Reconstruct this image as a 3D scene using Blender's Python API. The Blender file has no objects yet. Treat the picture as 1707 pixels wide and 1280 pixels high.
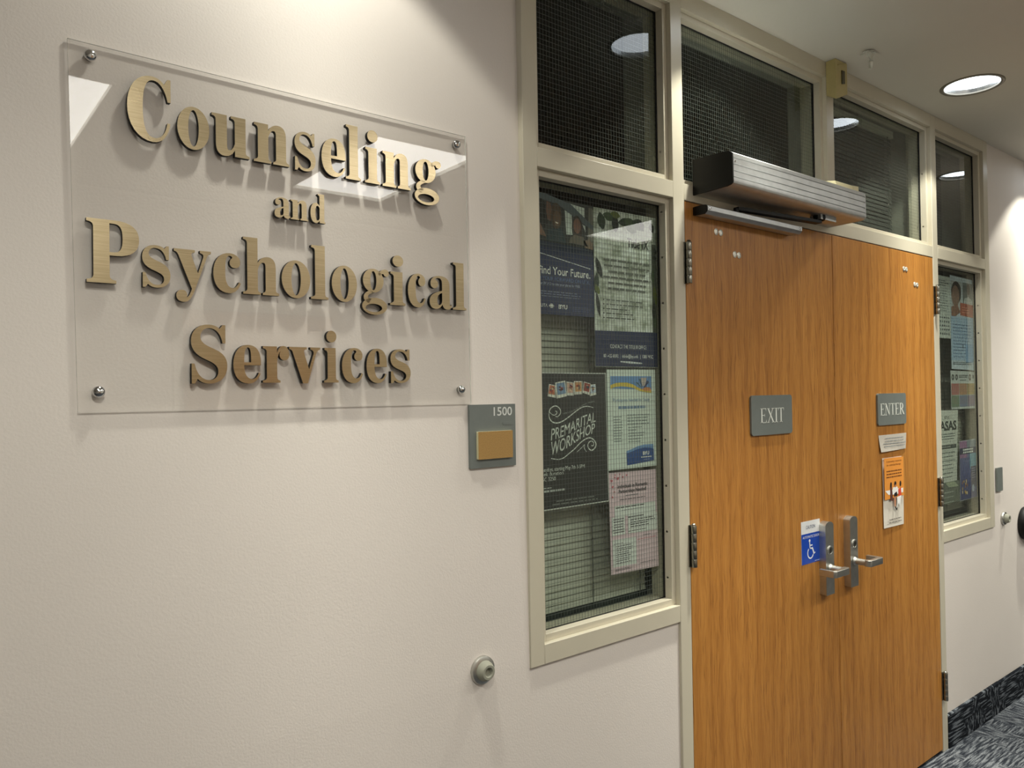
import bpy, math, random
from math import sin, cos, pi, radians
from mathutils import Vector, Matrix
from mathutils.geometry import tessellate_polygon

random.seed(7)
S = bpy.context.scene
COL = S.collection

# ------------------------------------------------------------------ camera
CAM = Vector((-1.8286, -1.43207, 1.57165))
yaw, pitch, roll, FPX = 0.682615, 0.0119159, -0.0149383, 1285.0
f = Vector((sin(yaw)*cos(pitch), cos(yaw)*cos(pitch), sin(pitch)))
ri = Vector((cos(yaw), -sin(yaw), 0)); up = ri.cross(f)
r1 = cos(roll)*ri + sin(roll)*up; u1 = -sin(roll)*ri + cos(roll)*up
cd = bpy.data.cameras.new('camera'); cd.sensor_width = 36; cd.lens = FPX/1707*36; cd.clip_start = .02
cam = bpy.data.objects.new('camera', cd); COL.objects.link(cam)
m = Matrix((r1, u1, -f)).transposed().to_4x4(); m.translation = CAM; cam.matrix_world = m
S.camera = cam

# ------------------------------------------------------------------ world, exposure
w = bpy.data.worlds.new('world'); S.world = w; w.use_nodes = True
w.node_tree.nodes['Background'].inputs[0].default_value = (.8, .85, 1, 1)
w.node_tree.nodes['Background'].inputs[1].default_value = .05
S.view_settings.view_transform = 'Standard'; S.view_settings.look = 'None'
S.view_settings.gamma = 1; S.view_settings.use_curve_mapping = False
S.view_settings.exposure = 0.4
SPOT_W = [62.0, 130.0, 118.0, 118.0]
FILL_W = [37.0, 29.0, 38.0, 56.0]
TROFFER = 6.5
LENS = 5.0
LAMP_COL = (1.0, .985, .86)
CEIL = 2.758
LAMPS = [-1.15, .185, 1.50, 2.86]
LAMP_Y = -.24
FILL_LAMPS = [-1.75, .75, 2.1, 3.45]          # second row, added out of view to brighten lower walls and doors
FILL_Y = -1.52

# ------------------------------------------------------------------ materials
def lin(h):
    if isinstance(h, str):
        h = h.lstrip('#'); c = [int(h[i:i+2], 16)/255 for i in (0, 2, 4)]
    else: c = [v/255 for v in h]
    return tuple(v/12.92 if v <= .04045 else ((v+.055)/1.055)**2.4 for v in c) + (1,)
def mat(name):
    M = bpy.data.materials.new(name); M.use_nodes = True
    return M, M.node_tree, M.node_tree.nodes['Principled BSDF']
def nd(nt, t, **k):
    n = nt.nodes.new(t)
    for a, b in k.items(): setattr(n, a, b)
    return n
def coords(nt, scale=(1, 1, 1), kind='Object'):
    tc = nd(nt, 'ShaderNodeTexCoord'); mp = nd(nt, 'ShaderNodeMapping'); mp.inputs['Scale'].default_value = scale
    nt.links.new(tc.outputs[kind], mp.inputs['Vector']); return mp.outputs[0]
def noise(nt, vec, scale, detail=4, rough=.5, dist=0):
    n = nd(nt, 'ShaderNodeTexNoise'); n.inputs['Scale'].default_value = scale; n.inputs['Detail'].default_value = detail
    n.inputs['Roughness'].default_value = rough; n.inputs['Distortion'].default_value = dist
    nt.links.new(vec, n.inputs['Vector']); return n.outputs[0]
def ramp(nt, fac, stops):
    r = nd(nt, 'ShaderNodeValToRGB'); e = r.color_ramp.elements
    while len(e) < len(stops): e.new(.5)
    for k, (p, c) in enumerate(stops): e[k].position = p; e[k].color = c
    nt.links.new(fac, r.inputs[0]); return r.outputs[0]
def bump(nt, p, h, strength, dist=.001):
    b = nd(nt, 'ShaderNodeBump'); b.inputs['Strength'].default_value = strength; b.inputs['Distance'].default_value = dist
    nt.links.new(h, b.inputs['Height']); nt.links.new(b.outputs[0], p.inputs['Normal'])
def simple(name, col, rough=.5, metal=0, nscale=40, var=.06, bmp=0, bscale=200, bdist=.001, spec=.5):
    M, nt, p = mat(name); c = lin(col); v = coords(nt)
    hi = tuple(min(1, x*(1+var)) for x in c[:3])+(1,); lo = tuple(x*(1-var) for x in c[:3])+(1,)
    nt.links.new(ramp(nt, noise(nt, v, nscale), [(.3, lo), (.7, hi)]), p.inputs['Base Color'])
    p.inputs['Roughness'].default_value = rough; p.inputs['Metallic'].default_value = metal
    p.inputs['Specular IOR Level'].default_value = spec
    if bmp: bump(nt, p, noise(nt, v, bscale, 3), bmp, bdist)
    return M
WALL = simple('wall_paint', (228, 220, 213), .6, bmp=.16, bscale=230, bdist=.002, var=.015, nscale=3)
WALLR = simple('wall_paint_smooth', (228, 220, 213), .6, bmp=.15, bscale=140, bdist=.002, var=.015, nscale=3)
CEILM = simple('ceiling_paint', (222, 218, 208), .8, bmp=.1, bscale=120, var=.02, nscale=3)
FRAME = simple('frame_enamel', (204, 197, 178), .33, var=.02, nscale=6, bmp=.04, bscale=90)
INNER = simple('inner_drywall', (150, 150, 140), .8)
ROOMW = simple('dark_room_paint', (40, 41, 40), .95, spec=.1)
BACKW = simple('hall_paint', (214, 210, 202), .7, var=.02, nscale=2)
ALU = simple('satin_aluminium', (200, 202, 202), .42, 1, bmp=.02, bscale=300)
STEEL = simple('satin_steel', (196, 196, 191), .38, 1)
HINGE = simple('dull_steel_hinge', (150, 148, 138), .3, 1)
CHROME = simple('chrome', (215, 215, 215), .12, 1, var=.02)
BOLT = simple('bolt_cap_metal', (226, 224, 214), .35, .6)
BLACKP = simple('black_plastic', (7, 7, 7), .5, spec=.3)
RUBBER = simple('grey_rubber', (150, 150, 136), .7)
DARK = simple('dark_gap', (8, 8, 7), .8)
BEADREFL = simple('bead_reflection_black', (10, 10, 10), .6)  # black that stands in for the dark bead side mirrored in the glass
CREAM = simple('cream_plastic', (225, 216, 175), .45, var=.02)
BEIGE = simple('aged_beige_plastic', (190, 176, 122), .45, var=.04)
WHITEP = simple('white_plastic', (225, 225, 215), .5, var=.02)
SIGNG = simple('grey_sign_plastic', (112, 118, 115), .38, var=.03, bmp=.05, bscale=700)
TAN = simple('tan_cork_insert', (166, 130, 74), .6, nscale=500, var=.22, bmp=.1, bscale=600)
BLIND = simple('blind_slat_paint', (176, 178, 164), .5, var=.03)
WIRE = simple('wire', (92, 97, 94), .5, .3, var=.02)
BULB_RIM = simple('light_trim', (128, 122, 108), .35, var=.02)
REFL = simple('reflector', (225, 228, 230), .18, 1, var=.02)
SIDE = simple('letter_edge_black', (6, 6, 5), .55, spec=.25)

def emit(name, col, st):
    M, nt, p = mat(name)
    p.inputs['Base Color'].default_value = (.8, .8, .8, 1)
    v = coords(nt, (30, 6, 1)); n = noise(nt, v, 3, 2)
    nt.links.new(ramp(nt, n, [(.3, tuple(x*.86 for x in col)+(1,)), (.65, col+(1,))]), p.inputs['Emission Color'])
    p.inputs['Emission Strength'].default_value = st
    return M
LENSM = emit('lamp_lens', (.86, .94, 1.0), LENS)
TROFM = emit('troffer_lens', (1.0, .975, .91), TROFFER)

def brass():
    M, nt, p = mat('brushed_brass'); v = coords(nt, (12, 1, 900))
    n = noise(nt, v, 1, 5, .6); v2 = coords(nt); n2 = noise(nt, v2, 9, 2)
    nt.links.new(ramp(nt, n, [(.3, lin((172, 155, 122))), (.7, lin((204, 188, 154)))]), p.inputs['Base Color'])
    p.inputs['Metallic'].default_value = 1
    nt.links.new(ramp(nt, n2, [(.3, (.26,)*3+(1,)), (.7, (.34,)*3+(1,))]), p.inputs['Roughness'])
    bump(nt, p, n, .12, .0006)
    return M
BRASS = brass()

def wood(name, off):
    M, nt, p = mat(name)
    tc = nd(nt, 'ShaderNodeTexCoord'); mp = nd(nt, 'ShaderNodeMapping')
    mp.inputs['Location'].default_value = (off, 0, off*3); nt.links.new(tc.outputs['Object'], mp.inputs['Vector'])
    wq = nd(nt, 'ShaderNodeMapping'); wq.inputs['Scale'].default_value = (14, 1, 3.2); nt.links.new(mp.outputs[0], wq.inputs['Vector'])
    wn = noise(nt, wq.outputs[0], 1, 3, .6); cx = nd(nt, 'ShaderNodeCombineXYZ'); wm = nd(nt, 'ShaderNodeMath', operation='MULTIPLY'); wm.inputs[1].default_value = .05
    nt.links.new(wn, wm.inputs[0]); nt.links.new(wm.outputs[0], cx.inputs[0])
    wv_ = nd(nt, 'ShaderNodeVectorMath', operation='ADD'); nt.links.new(mp.outputs[0], wv_.inputs[0]); nt.links.new(cx.outputs[0], wv_.inputs[1])   # the grain wanders
    def sc(s):
        q = nd(nt, 'ShaderNodeMapping'); q.inputs['Scale'].default_value = s
        nt.links.new(wv_.outputs[0], q.inputs['Vector']); return q.outputs[0]
    fine = noise(nt, sc((170, 20, 5)), 1, 5, .65, .5)
    pores = noise(nt, sc((330, 20, 11)), 1, 3, .6, .4)
    broad = noise(nt, sc((7, 1, .5)), 1, 3, .5, .8)
    wv = nd(nt, 'ShaderNodeTexWave'); wv.wave_type = 'BANDS'; wv.bands_direction = 'X'
    wv.inputs['Scale'].default_value = 5; wv.inputs['Distortion'].default_value = 9
    wv.inputs['Detail'].default_value = 3; wv.inputs['Detail Scale'].default_value = .7
    nt.links.new(sc((1, 1, .16)), wv.inputs['Vector'])
    base = ramp(nt, fine, [(.3, lin((172, 114, 48))), (.52, lin((190, 131, 60))), (.75, lin((200, 142, 70)))])
    def mix(kind, fac, a, b):
        x = nd(nt, 'ShaderNodeMix', data_type='RGBA', blend_type=kind)
        if isinstance(fac, float): x.inputs[0].default_value = fac
        else: nt.links.new(fac, x.inputs[0])
        nt.links.new(a, x.inputs[6])
        if isinstance(b, tuple): x.inputs[7].default_value = b
        else: nt.links.new(b, x.inputs[7])
        return x.outputs[2]
    a = mix('MULTIPLY', .42, base, ramp(nt, wv.outputs[0], [(0, (.72, .62, .5, 1)), (.5, (1, 1, 1, 1))]))
    b = mix('MULTIPLY', .55, a, ramp(nt, broad, [(.3, (.74, .68, .6, 1)), (.65, (1, 1, 1, 1))]))
    c = mix('MULTIPLY', .6, b, ramp(nt, pores, [(.34, (.42, .34, .28, 1)), (.47, (1, 1, 1, 1))]))
    nt.links.new(c, p.inputs['Base Color'])
    p.inputs['Roughness'].default_value = .42
    bump(nt, p, pores, .08, .0006)
    return M
WOOD1, WOOD2 = wood('oak_veneer', .37), wood('oak_veneer_b', 1.91)

def glassy(name, tint, rough=.01, f0=.04, f1=.96, wob=.1):
    M, nt, p = mat(name); nt.nodes.remove(p); out = nt.nodes['Material Output']
    g = nd(nt, 'ShaderNodeNewGeometry'); dt = nd(nt, 'ShaderNodeVectorMath', operation='DOT_PRODUCT')
    nt.links.new(g.outputs['Incoming'], dt.inputs[0]); nt.links.new(g.outputs['Normal'], dt.inputs[1])
    def mth(op, a, b=None):
        n = nd(nt, 'ShaderNodeMath', operation=op)
        for i, v in enumerate((a, b)):
            if v is None: continue
            if isinstance(v, float): n.inputs[i].default_value = v
            else: nt.links.new(v, n.inputs[i])
        return n.outputs[0]
    k = mth('POWER', mth('SUBTRACT', 1.0, mth('ABSOLUTE', dt.outputs['Value'])), 5.0)
    fr = mth('ADD', mth('MULTIPLY', k, f1), f0)
    fr = mth('MULTIPLY', mth('MULTIPLY', fr, 1.85), mth('SUBTRACT', 1.0, g.outputs['Backfacing']))   # both faces' reflection taken at the front one
    t = nd(nt, 'ShaderNodeBsdfTransparent'); t.inputs[0].default_value = tint
    gl = nd(nt, 'ShaderNodeBsdfGlossy'); gl.inputs['Roughness'].default_value = rough
    v = coords(nt); n = noise(nt, v, 4, 1)
    b = nd(nt, 'ShaderNodeBump'); b.inputs['Strength'].default_value = wob; b.inputs['Distance'].default_value = .002
    nt.links.new(n, b.inputs['Height']); nt.links.new(b.outputs[0], gl.inputs['Normal'])
    mx = nd(nt, 'ShaderNodeMixShader'); nt.links.new(fr, mx.inputs[0]); nt.links.new(t.outputs[0], mx.inputs[1]); nt.links.new(gl.outputs[0], mx.inputs[2])
    nt.links.new(mx.outputs[0], out.inputs[0]); return M
GLASS = glassy('wired_glass', (.955, .985, .96, 1), .006, .024, .96, .015)
ACRYL = glassy('clear_acrylic', (.988, .988, .986, 1), .015)
def acr_edge():
    M, nt, p = mat('acrylic_edge'); out = nt.nodes['Material Output']
    p.inputs['Roughness'].default_value = .25
    v = coords(nt); nt.links.new(ramp(nt, noise(nt, v, 20), [(.3, lin((196, 196, 190))), (.7, lin((226, 226, 220)))]), p.inputs['Base Color'])
    t = nd(nt, 'ShaderNodeBsdfTransparent'); mx = nd(nt, 'ShaderNodeMixShader'); mx.inputs[0].default_value = .25
    nt.links.new(p.outputs[0], mx.inputs[1]); nt.links.new(t.outputs[0], mx.inputs[2]); nt.links.new(mx.outputs[0], out.inputs[0]); return M
ACRE = acr_edge()

def carpet(name, plane):
    M, nt, p = mat(name)
    tc = nd(nt, 'ShaderNodeTexCoord')
    def sc(s, rz=0):
        q = nd(nt, 'ShaderNodeMapping'); q.inputs['Scale'].default_value = s; q.inputs['Rotation'].default_value = (0, 0, rz)
        nt.links.new(tc.outputs['Object'], q.inputs['Vector']); return q.outputs[0]
    A, B = ((1, 5, 110), (1, 70, 12)) if plane == 'xz' else ((13, 120, 1), (110, 16, 1))
    if plane == 'xz': A, B = (9, 1, 120), (80, 1, 30)
    d1 = noise(nt, sc(A), 1, 2, .5); d2 = noise(nt, sc(B), 1, 2, .5); sp = noise(nt, sc((210,)*3), 1, 2, .6)
    ck = nd(nt, 'ShaderNodeTexVoronoi'); ck.feature = 'F1'; ck.distance = 'CHEBYCHEV'; ck.inputs['Scale'].default_value = 9
    nt.links.new(tc.outputs['Object'], ck.inputs['Vector'])
    sel = nd(nt, 'ShaderNodeMath', operation='GREATER_THAN'); sel.inputs[1].default_value = .62
    sx = nd(nt, 'ShaderNodeSeparateColor'); nt.links.new(ck.outputs['Color'], sx.inputs[0]); nt.links.new(sx.outputs[0], sel.inputs[0])
    mx = nd(nt, 'ShaderNodeMix', data_type='FLOAT'); nt.links.new(sel.outputs[0], mx.inputs[0]); nt.links.new(d1, mx.inputs[2]); nt.links.new(d2, mx.inputs[3])
    if plane == 'xz': st = [(.47, lin((24, 27, 33))), (.53, lin((52, 57, 64))), (.6, lin((118, 124, 130)))]
    else: st = [(.40, lin((42, 46, 53))), (.5, lin((78, 82, 88))), (.64, lin((126, 130, 134)))]
    a = ramp(nt, mx.outputs[0], st); b = ramp(nt, sp, [(.35, (.35, .35, .38, 1)), (.65, (1.2, 1.2, 1.2, 1))])
    ml = nd(nt, 'ShaderNodeMix', data_type='RGBA', blend_type='MULTIPLY'); ml.inputs[0].default_value = .85
    nt.links.new(a, ml.inputs[6]); nt.links.new(b, ml.inputs[7]); nt.links.new(ml.outputs[2], p.inputs['Base Color'])
    p.inputs['Roughness'].default_value = .95; p.inputs['Specular IOR Level'].default_value = .1
    bump(nt, p, sp, .6, .003); return M
CARPET, CARPB = carpet('carpet_tile', 'xy'), carpet('carpet_base', 'xz')

INKS = {}
def ink(col, rough=.55):
    key = (tuple(col) if not isinstance(col, str) else col, rough)
    if key not in INKS: INKS[key] = simple('ink_print', col, rough, var=.03, nscale=60)
    return INKS[key]

# ------------------------------------------------------------------ mesh builder
class MB:
    def __init__(s): s.v = []; s.f = []; s.m = []; s.mats = []
    def mi(s, M):
        if M not in s.mats: s.mats.append(M)
        return s.mats.index(M)
    def add(s, vs, fs, M):
        o = len(s.v); s.v += [tuple(v) for v in vs]; k = s.mi(M)
        for q in fs: s.f.append(tuple(i+o for i in q)); s.m.append(k)
        return s
    def box(s, x0, x1, y0, y1, z0, z1, M):
        return s.hexa([(x0, y0, z0), (x1, y0, z0), (x1, y1, z0), (x0, y1, z0), (x0, y0, z1), (x1, y0, z1), (x1, y1, z1), (x0, y1, z1)], M)
    def hexa(s, v, M):
        return s.add(v, [(0, 3, 2, 1), (4, 5, 6, 7), (0, 1, 5, 4), (1, 2, 6, 5), (2, 3, 7, 6), (3, 0, 4, 7)], M)
    def lathe(s, prof, o, axis, M, n=28, cap=True):
        """prof: (radius, distance along axis); axis 'y-' goes towards the hall, 'z-' down, 'x' right"""
        ax = {'y-': (Vector((1, 0, 0)), Vector((0, 0, 1)), Vector((0, -1, 0))), 'z-': (Vector((1, 0, 0)), Vector((0, -1, 0)), Vector((0, 0, -1))),
              'z': (Vector((1, 0, 0)), Vector((0, 1, 0)), Vector((0, 0, 1))), 'x': (Vector((0, 1, 0)), Vector((0, 0, 1)), Vector((1, 0, 0)))}[axis]
        o = Vector(o); vs = []; fs = []
        for r, h in prof:
            for k in range(n):
                a = 2*pi*k/n; vs.append(o + ax[0]*(r*cos(a)) + ax[1]*(r*sin(a)) + ax[2]*h)
        for j in range(len(prof)-1):
            for k in range(n): fs.append((j*n+k, j*n+(k+1) % n, (j+1)*n+(k+1) % n, (j+1)*n+k))
        if cap and prof[0][0] > 1e-6: fs.append(tuple(reversed(range(n))))
        if cap and prof[-1][0] > 1e-6: fs.append(tuple(range((len(prof)-1)*n, len(prof)*n)))
        return s.add(vs, fs, M)
    def flat(s, conts, y, M, thick=0, Mside=None):
        """2-D contours in (x, z) filled on the plane y; with thick, a slab from y (front) back to y+thick"""
        cs = [[Vector((a, b, 0)) for a, b in c] for c in conts]
        tri = tessellate_polygon(cs); pts = [p for c in cs for p in c]; n = len(pts)
        def orient(t):
            a, b, c = (pts[i] for i in t); return t if (b-a).cross(c-a).z > 0 else (t[0], t[2], t[1])
        tri = [orient(t) for t in tri]
        s.add([(p.x, y, p.y) for p in pts], tri, M)
        if thick:
            s.add([(p.x, y+thick, p.y) for p in pts], [tuple(reversed(t)) for t in tri], Mside or M)
            for ci, c in enumerate(cs):
                ar = sum(c[i].x*c[(i+1) % len(c)].y-c[(i+1) % len(c)].x*c[i].y for i in range(len(c)))
                k = len(c); vs = [(p.x, y, p.y) for p in c]+[(p.x, y+thick, p.y) for p in c]; fs = []
                outer = (ar > 0) == (ci == 0)
                for i in range(k):
                    j = (i+1) % k; q = (i, i+k, j+k, j); fs.append(q if outer else tuple(reversed(q)))
                s.add(vs, fs, Mside or M)
        return s
    def rect(s, x0, x1, z0, z1, y, M): return s.flat([[(x0, z0), (x1, z0), (x1, z1), (x0, z1)]], y, M)
    def extr_x(s, prof, x0, x1, M, Mend=None):
        """profile of (y, z) swept along x"""
        n = len(prof); vs = [(x0, a, b) for a, b in prof]+[(x1, a, b) for a, b in prof]
        ar = sum(prof[i][0]*prof[(i+1) % n][1]-prof[(i+1) % n][0]*prof[i][1] for i in range(n))
        fs = [(i, (i+1) % n, (i+1) % n+n, i+n) for i in range(n)]
        if ar < 0: fs = [tuple(reversed(q)) for q in fs]
        s.add(vs, fs, M)
        tri = tessellate_polygon([[Vector((a, b, 0)) for a, b in prof]])
        s.add(vs, [t for t in tri]+[tuple(i+n for i in reversed(t)) for t in tri], Mend or M)
        return s
    def tube(s, pts, r, M, n=10):
        pts = [Vector(p) for p in pts]; vs = []; fs = []
        for i, p in enumerate(pts):
            d = (pts[min(i+1, len(pts)-1)]-pts[max(i-1, 0)]).normalized()
            a = d.cross(Vector((0, 0, 1)));
            if a.length < 1e-4: a = d.cross(Vector((1, 0, 0)))
            a.normalize(); b = d.cross(a); rr = r[i] if isinstance(r, (list, tuple)) else r
            vs += [p+a*(rr*cos(2*pi*k/n))+b*(rr*sin(2*pi*k/n)) for k in range(n)]
        for j in range(len(pts)-1):
            for k in range(n): fs.append((j*n+k, j*n+(k+1) % n, (j+1)*n+(k+1) % n, (j+1)*n+k))
        fs += [tuple(reversed(range(n))), tuple(range((len(pts)-1)*n, len(pts)*n))]
        return s.add(vs, fs, M)
    def build(s, name, parent=None, loc=(0, 0, 0), bevel=0, smooth=None, fixn=False):
        """one mesh object; vertices are world coordinates, the origin sits at loc (or at the parent's)"""
        base = Vector((0, 0, 0)); q = parent
        while q: base += q.location; q = q.parent
        if parent: base += Vector(loc)
        else: base = Vector(loc)
        me = bpy.data.meshes.new(name)
        me.from_pydata([tuple(Vector(v)-base) for v in s.v], [], s.f)
        for M in s.mats: me.materials.append(M)
        me.polygons.foreach_set('material_index', s.m)
        if smooth:
            me.polygons.foreach_set('use_smooth', [True]*len(me.polygons)); me.set_sharp_from_angle(angle=radians(smooth))
        me.update()
        o = bpy.data.objects.new(name, me); COL.objects.link(o); o.location = loc
        if parent: o.parent = parent
        if bevel:
            b = o.modifiers.new('bevel', 'BEVEL'); b.width = bevel; b.segments = 2; b.limit_method = 'ANGLE'; b.angle_limit = radians(40)
        return o

def tag(o, label, cat, group=None, kind=None):
    if label: o['label'] = label
    if cat: o['category'] = cat
    if group: o['group'] = group
    if kind: o['kind'] = kind
    return o
def root(name, loc, label, cat, group=None, kind=None):
    o = bpy.data.objects.new(name, None); COL.objects.link(o); o.location = loc; o.empty_display_size = .05
    return tag(o, label, cat, group, kind)
def ell(cx, cz, rx, rz, n=28, a0=0, a1=2*pi):
    full = abs(a1-a0-2*pi) < 1e-6
    return [(cx+rx*cos(a0+(a1-a0)*k/(n if full else n-1)), cz+rz*sin(a0+(a1-a0)*k/(n if full else n-1))) for k in range(n)]
def rrect(x0, x1, z0, z1, r, n=6):
    o = []
    for cx, cz, a in ((x1-r, z0+r, -pi/2), (x1-r, z1-r, 0), (x0+r, z1-r, pi/2), (x0+r, z0+r, pi)):
        o += [(cx+r*cos(a+pi/2*k/n), cz+r*sin(a+pi/2*k/n)) for k in range(n+1)]
    return o
def ribbon(pts, wd):
    """thin stroke polygon along (x, z) points"""
    L, R = [], []
    for i, p in enumerate(pts):
        a = Vector(pts[max(i-1, 0)]); b = Vector(pts[min(i+1, len(pts)-1)]); d = (b-a).normalized(); n = Vector((-d.y, d.x))
        ww = wd*(0.55 + .45*sin(pi*min(1, max(0, i/(len(pts)-1)))))
        L.append(tuple(Vector(p)+n*ww/2)); R.append(tuple(Vector(p)-n*ww/2))
    return L, R
def spline(pts, n=6):
    out = []
    P = [Vector(p) for p in pts]
    for i in range(len(P)-1):
        a, b, c, d = P[max(i-1, 0)], P[i], P[i+1], P[min(i+2, len(P)-1)]
        for k in range(n):
            t = k/n; out.append(tuple(.5*((2*b)+(c-a)*t+(2*a-5*b+4*c-d)*t*t+(3*b-a-3*c+d)*t**3)))
    out.append(tuple(P[-1])); return out
def stroke(mb, pts, wd, y, M):
    L, R = ribbon(pts, wd)
    for i in range(len(L)-1):
        mb.add([(L[i][0], y, L[i][1]), (R[i][0], y, R[i][1]), (R[i+1][0], y, R[i+1][1]), (L[i+1][0], y, L[i+1][1])], [(0, 1, 2, 3)], M)

# text with Blender's built-in font, turned into flat faces
TX = {}
def glyphs(s, off=0, res=3):
    k = (s, off, res)
    if k not in TX:
        cu = bpy.data.curves.new('t', 'FONT'); cu.body = s; cu.offset = off; cu.resolution_u = res
        ob = bpy.data.objects.new('t', cu); me = bpy.data.meshes.new_from_object(ob)
        TX[k] = ([(v.co.x, v.co.y) for v in me.vertices], [tuple(p.vertices) for p in me.polygons])
        bpy.data.objects.remove(ob); bpy.data.curves.remove(cu); bpy.data.meshes.remove(me)
    return TX[k]
CAP = .682
def text(mb, s, x0, x1, zb, h, y, M, off=0, res=3, fn=None):
    """text filling x0..x1 on baseline zb with capital height h; fn(s, t) may place it on a curve instead"""
    vs, fs = glyphs(s, off, res)
    a = min(v[0] for v in vs); b = max(v[0] for v in vs)
    P = []
    for vx, vy in vs:
        sx, t = (vx-a)/(b-a), vy/CAP
        q = fn(sx, t) if fn else (x0+sx*(x1-x0), zb+t*h)
        P.append((q[0], y, q[1]))
    mb.add(P, fs, M)
def lines(mb, x0, x1, ztop, zbot, n, y, M, fill=.45, ragged=.3, center=False, words=True):
    """rows of print too small to read"""
    rr = random.Random(int((x0+5)*9999)+n)
    for k in range(n):
        z = ztop-(ztop-zbot)*(k+.5)/n; h = (ztop-zbot)/n*fill
        wd = (x1-x0)*(1-ragged*rr.random()); a = x0+((x1-x0-wd)/2 if center else 0); e = a+wd
        while a < e-1e-4:
            b = min(e, a+(x1-x0)*(.05+.13*rr.random())) if words else e
            mb.rect(a, b, z-h/2, z+h/2, y, M); a = b+(x1-x0)*.022

# ------------------------------------------------------------------ setting
def wy(z):            # the painted wall leans back a little towards the ceiling
    return max(.003, .004+.0105*(z-.95))
def wall_piece(x0, x1, z0, z1, M, mb, n=6, y1=.16, lean=True):
    for k in range(n):
        a, b = z0+(z1-z0)*k/n, z0+(z1-z0)*(k+1)/n
        ya, yb = (wy(a), wy(b)) if lean else (.006, .006)
        mb.hexa([(x0, ya, a), (x1, ya, a), (x1, y1, a), (x0, y1, a), (x0, yb, b), (x1, yb, b), (x1, y1, b), (x0, y1, b)], M)
mb = MB(); wall_piece(-5, -.619, 0, CEIL, WALL, mb); mb.box(-.619, -.05, .008, .16, 0, .9038, WALL)
tag(mb.build('wall_left'), 'white textured wall carrying the acrylic sign', 'wall', kind='structure')
mb = MB(); mb.box(2.3344, 8, .008, .16, 0, CEIL, WALLR); mb.box(1.7486, 2.3344, .008, .16, 0, .8913, WALLR)
tag(mb.build('wall_right'), 'white wall beyond the right-hand window', 'wall', kind='structure')
HY = -3.05
tag(MB().box(-5, 8, HY-.1, HY, 0, CEIL, BACKW).build('wall_back'), 'far side wall of the hallway behind the camera', 'wall', kind='structure')
tag(MB().box(-5.1, -5, HY, .16, 0, CEIL, BACKW).build('wall_west'), 'end wall of the hallway on the sign side', 'wall', kind='structure')
tag(MB().box(8, 8.1, HY, .16, 0, CEIL, BACKW).build('wall_east'), 'far end wall of the hallway', 'wall', kind='structure')
# dark suite behind the glass
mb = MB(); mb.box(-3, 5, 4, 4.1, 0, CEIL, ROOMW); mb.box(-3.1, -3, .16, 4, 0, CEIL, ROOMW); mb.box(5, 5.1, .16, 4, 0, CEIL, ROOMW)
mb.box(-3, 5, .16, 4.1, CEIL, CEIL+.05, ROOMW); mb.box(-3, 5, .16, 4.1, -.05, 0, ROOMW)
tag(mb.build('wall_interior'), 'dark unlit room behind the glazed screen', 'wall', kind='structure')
tag(MB().box(-5, 8, HY, .16, -.05, 0, CARPET).build('floor'), 'dark blue grey patterned carpet floor', 'floor', kind='structure')
mb = MB(); mb.extr_x([(-.0045, 0), (-.0045, .141), (.0, .1455), (.006, .1455), (.006, 0)], 2.3344, 8, CARPB)
mb.extr_x([(-.0045, 0), (-.0045, .141), (.0, .1455), (.008, .1455), (.008, 0)], 1.7486, 2.3344, CARPB)
tag(mb.build('baseboard_right'), 'carpet baseboard strip along the right wall', 'baseboard', kind='structure')
mb = MB(); mb.extr_x([(-.005, 0), (-.005, .141), (.0, .1455), (.003, .1455), (.003, 0)], -5, -.05, CARPB)
tag(mb.build('baseboard_left'), 'carpet baseboard strip along the sign wall', 'baseboard', kind='structure')

TROFF = [(-1.78, -1.18, -2.62, -1.62), (-.12, .42, -2.5, -1.55), (2.28, 2.88, -2.65, -1.6)]
RIM = .1125; APER = .097
mb = MB()
conts = [[(-5, HY), (8, HY), (8, .16), (-5, .16)]]+[ell(x, LAMP_Y, APER+.004, APER+.004, 40) for x in LAMPS]+[ell(x, FILL_Y, APER+.004, APER+.004, 40) for x in FILL_LAMPS]+[[(a, c), (b, c), (b, d), (a, d)] for a, b, c, d in TROFF]
cs = [[Vector((a, b, 0)) for a, b in c] for c in conts]; pts = [p for c in cs for p in c]
mb.add([(p.x, p.y, CEIL) for p in pts], tessellate_polygon(cs), CEILM)
tag(mb.build('ceiling'), 'off white painted ceiling with recessed lights', 'ceiling', kind='structure')

# frame: one welded hollow-metal screen
Z0, Z1, ZT0, ZT1, ZTOP = .9524, .9413, 2.133, 2.182, 2.703
mb = MB()
for x0, x1, z0, z1 in ((-.619, -.5728, .9038, CEIL), (-.05, 0, 0, CEIL), (.826, .876, ZT1, CEIL), (1.6986, 1.7486, 0, CEIL), (2.2824, 2.3344, .8913, CEIL),
                       (-.5728, -.05, .9038, Z0), (1.7486, 2.2824, .8913, Z1), (-.5728, -.05, ZTOP, CEIL), (0, .826, ZTOP, CEIL), (.876, 1.6986, ZTOP, CEIL), (1.7486, 2.2824, ZTOP, CEIL),
                       (-.5728, -.05, ZT0, ZT1), (0, 1.6986, ZT0, ZT1), (1.7486, 2.2824, ZT0, ZT1)):
    mb.box(x0, x1, 0, .105, z0, z1, FRAME)
mb.box(0, .016, .05, .105, 0, ZT0, FRAME); mb.box(1.6826, 1.6986, .05, .105, 0, ZT0, FRAME); mb.box(0, 1.6986, .05, .105, ZT0-.016, ZT0, FRAME)
tag(mb.build('trim_1', bevel=.0014, smooth=40), 'beige painted steel frame around doors and windows', 'frame', kind='structure')

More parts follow.
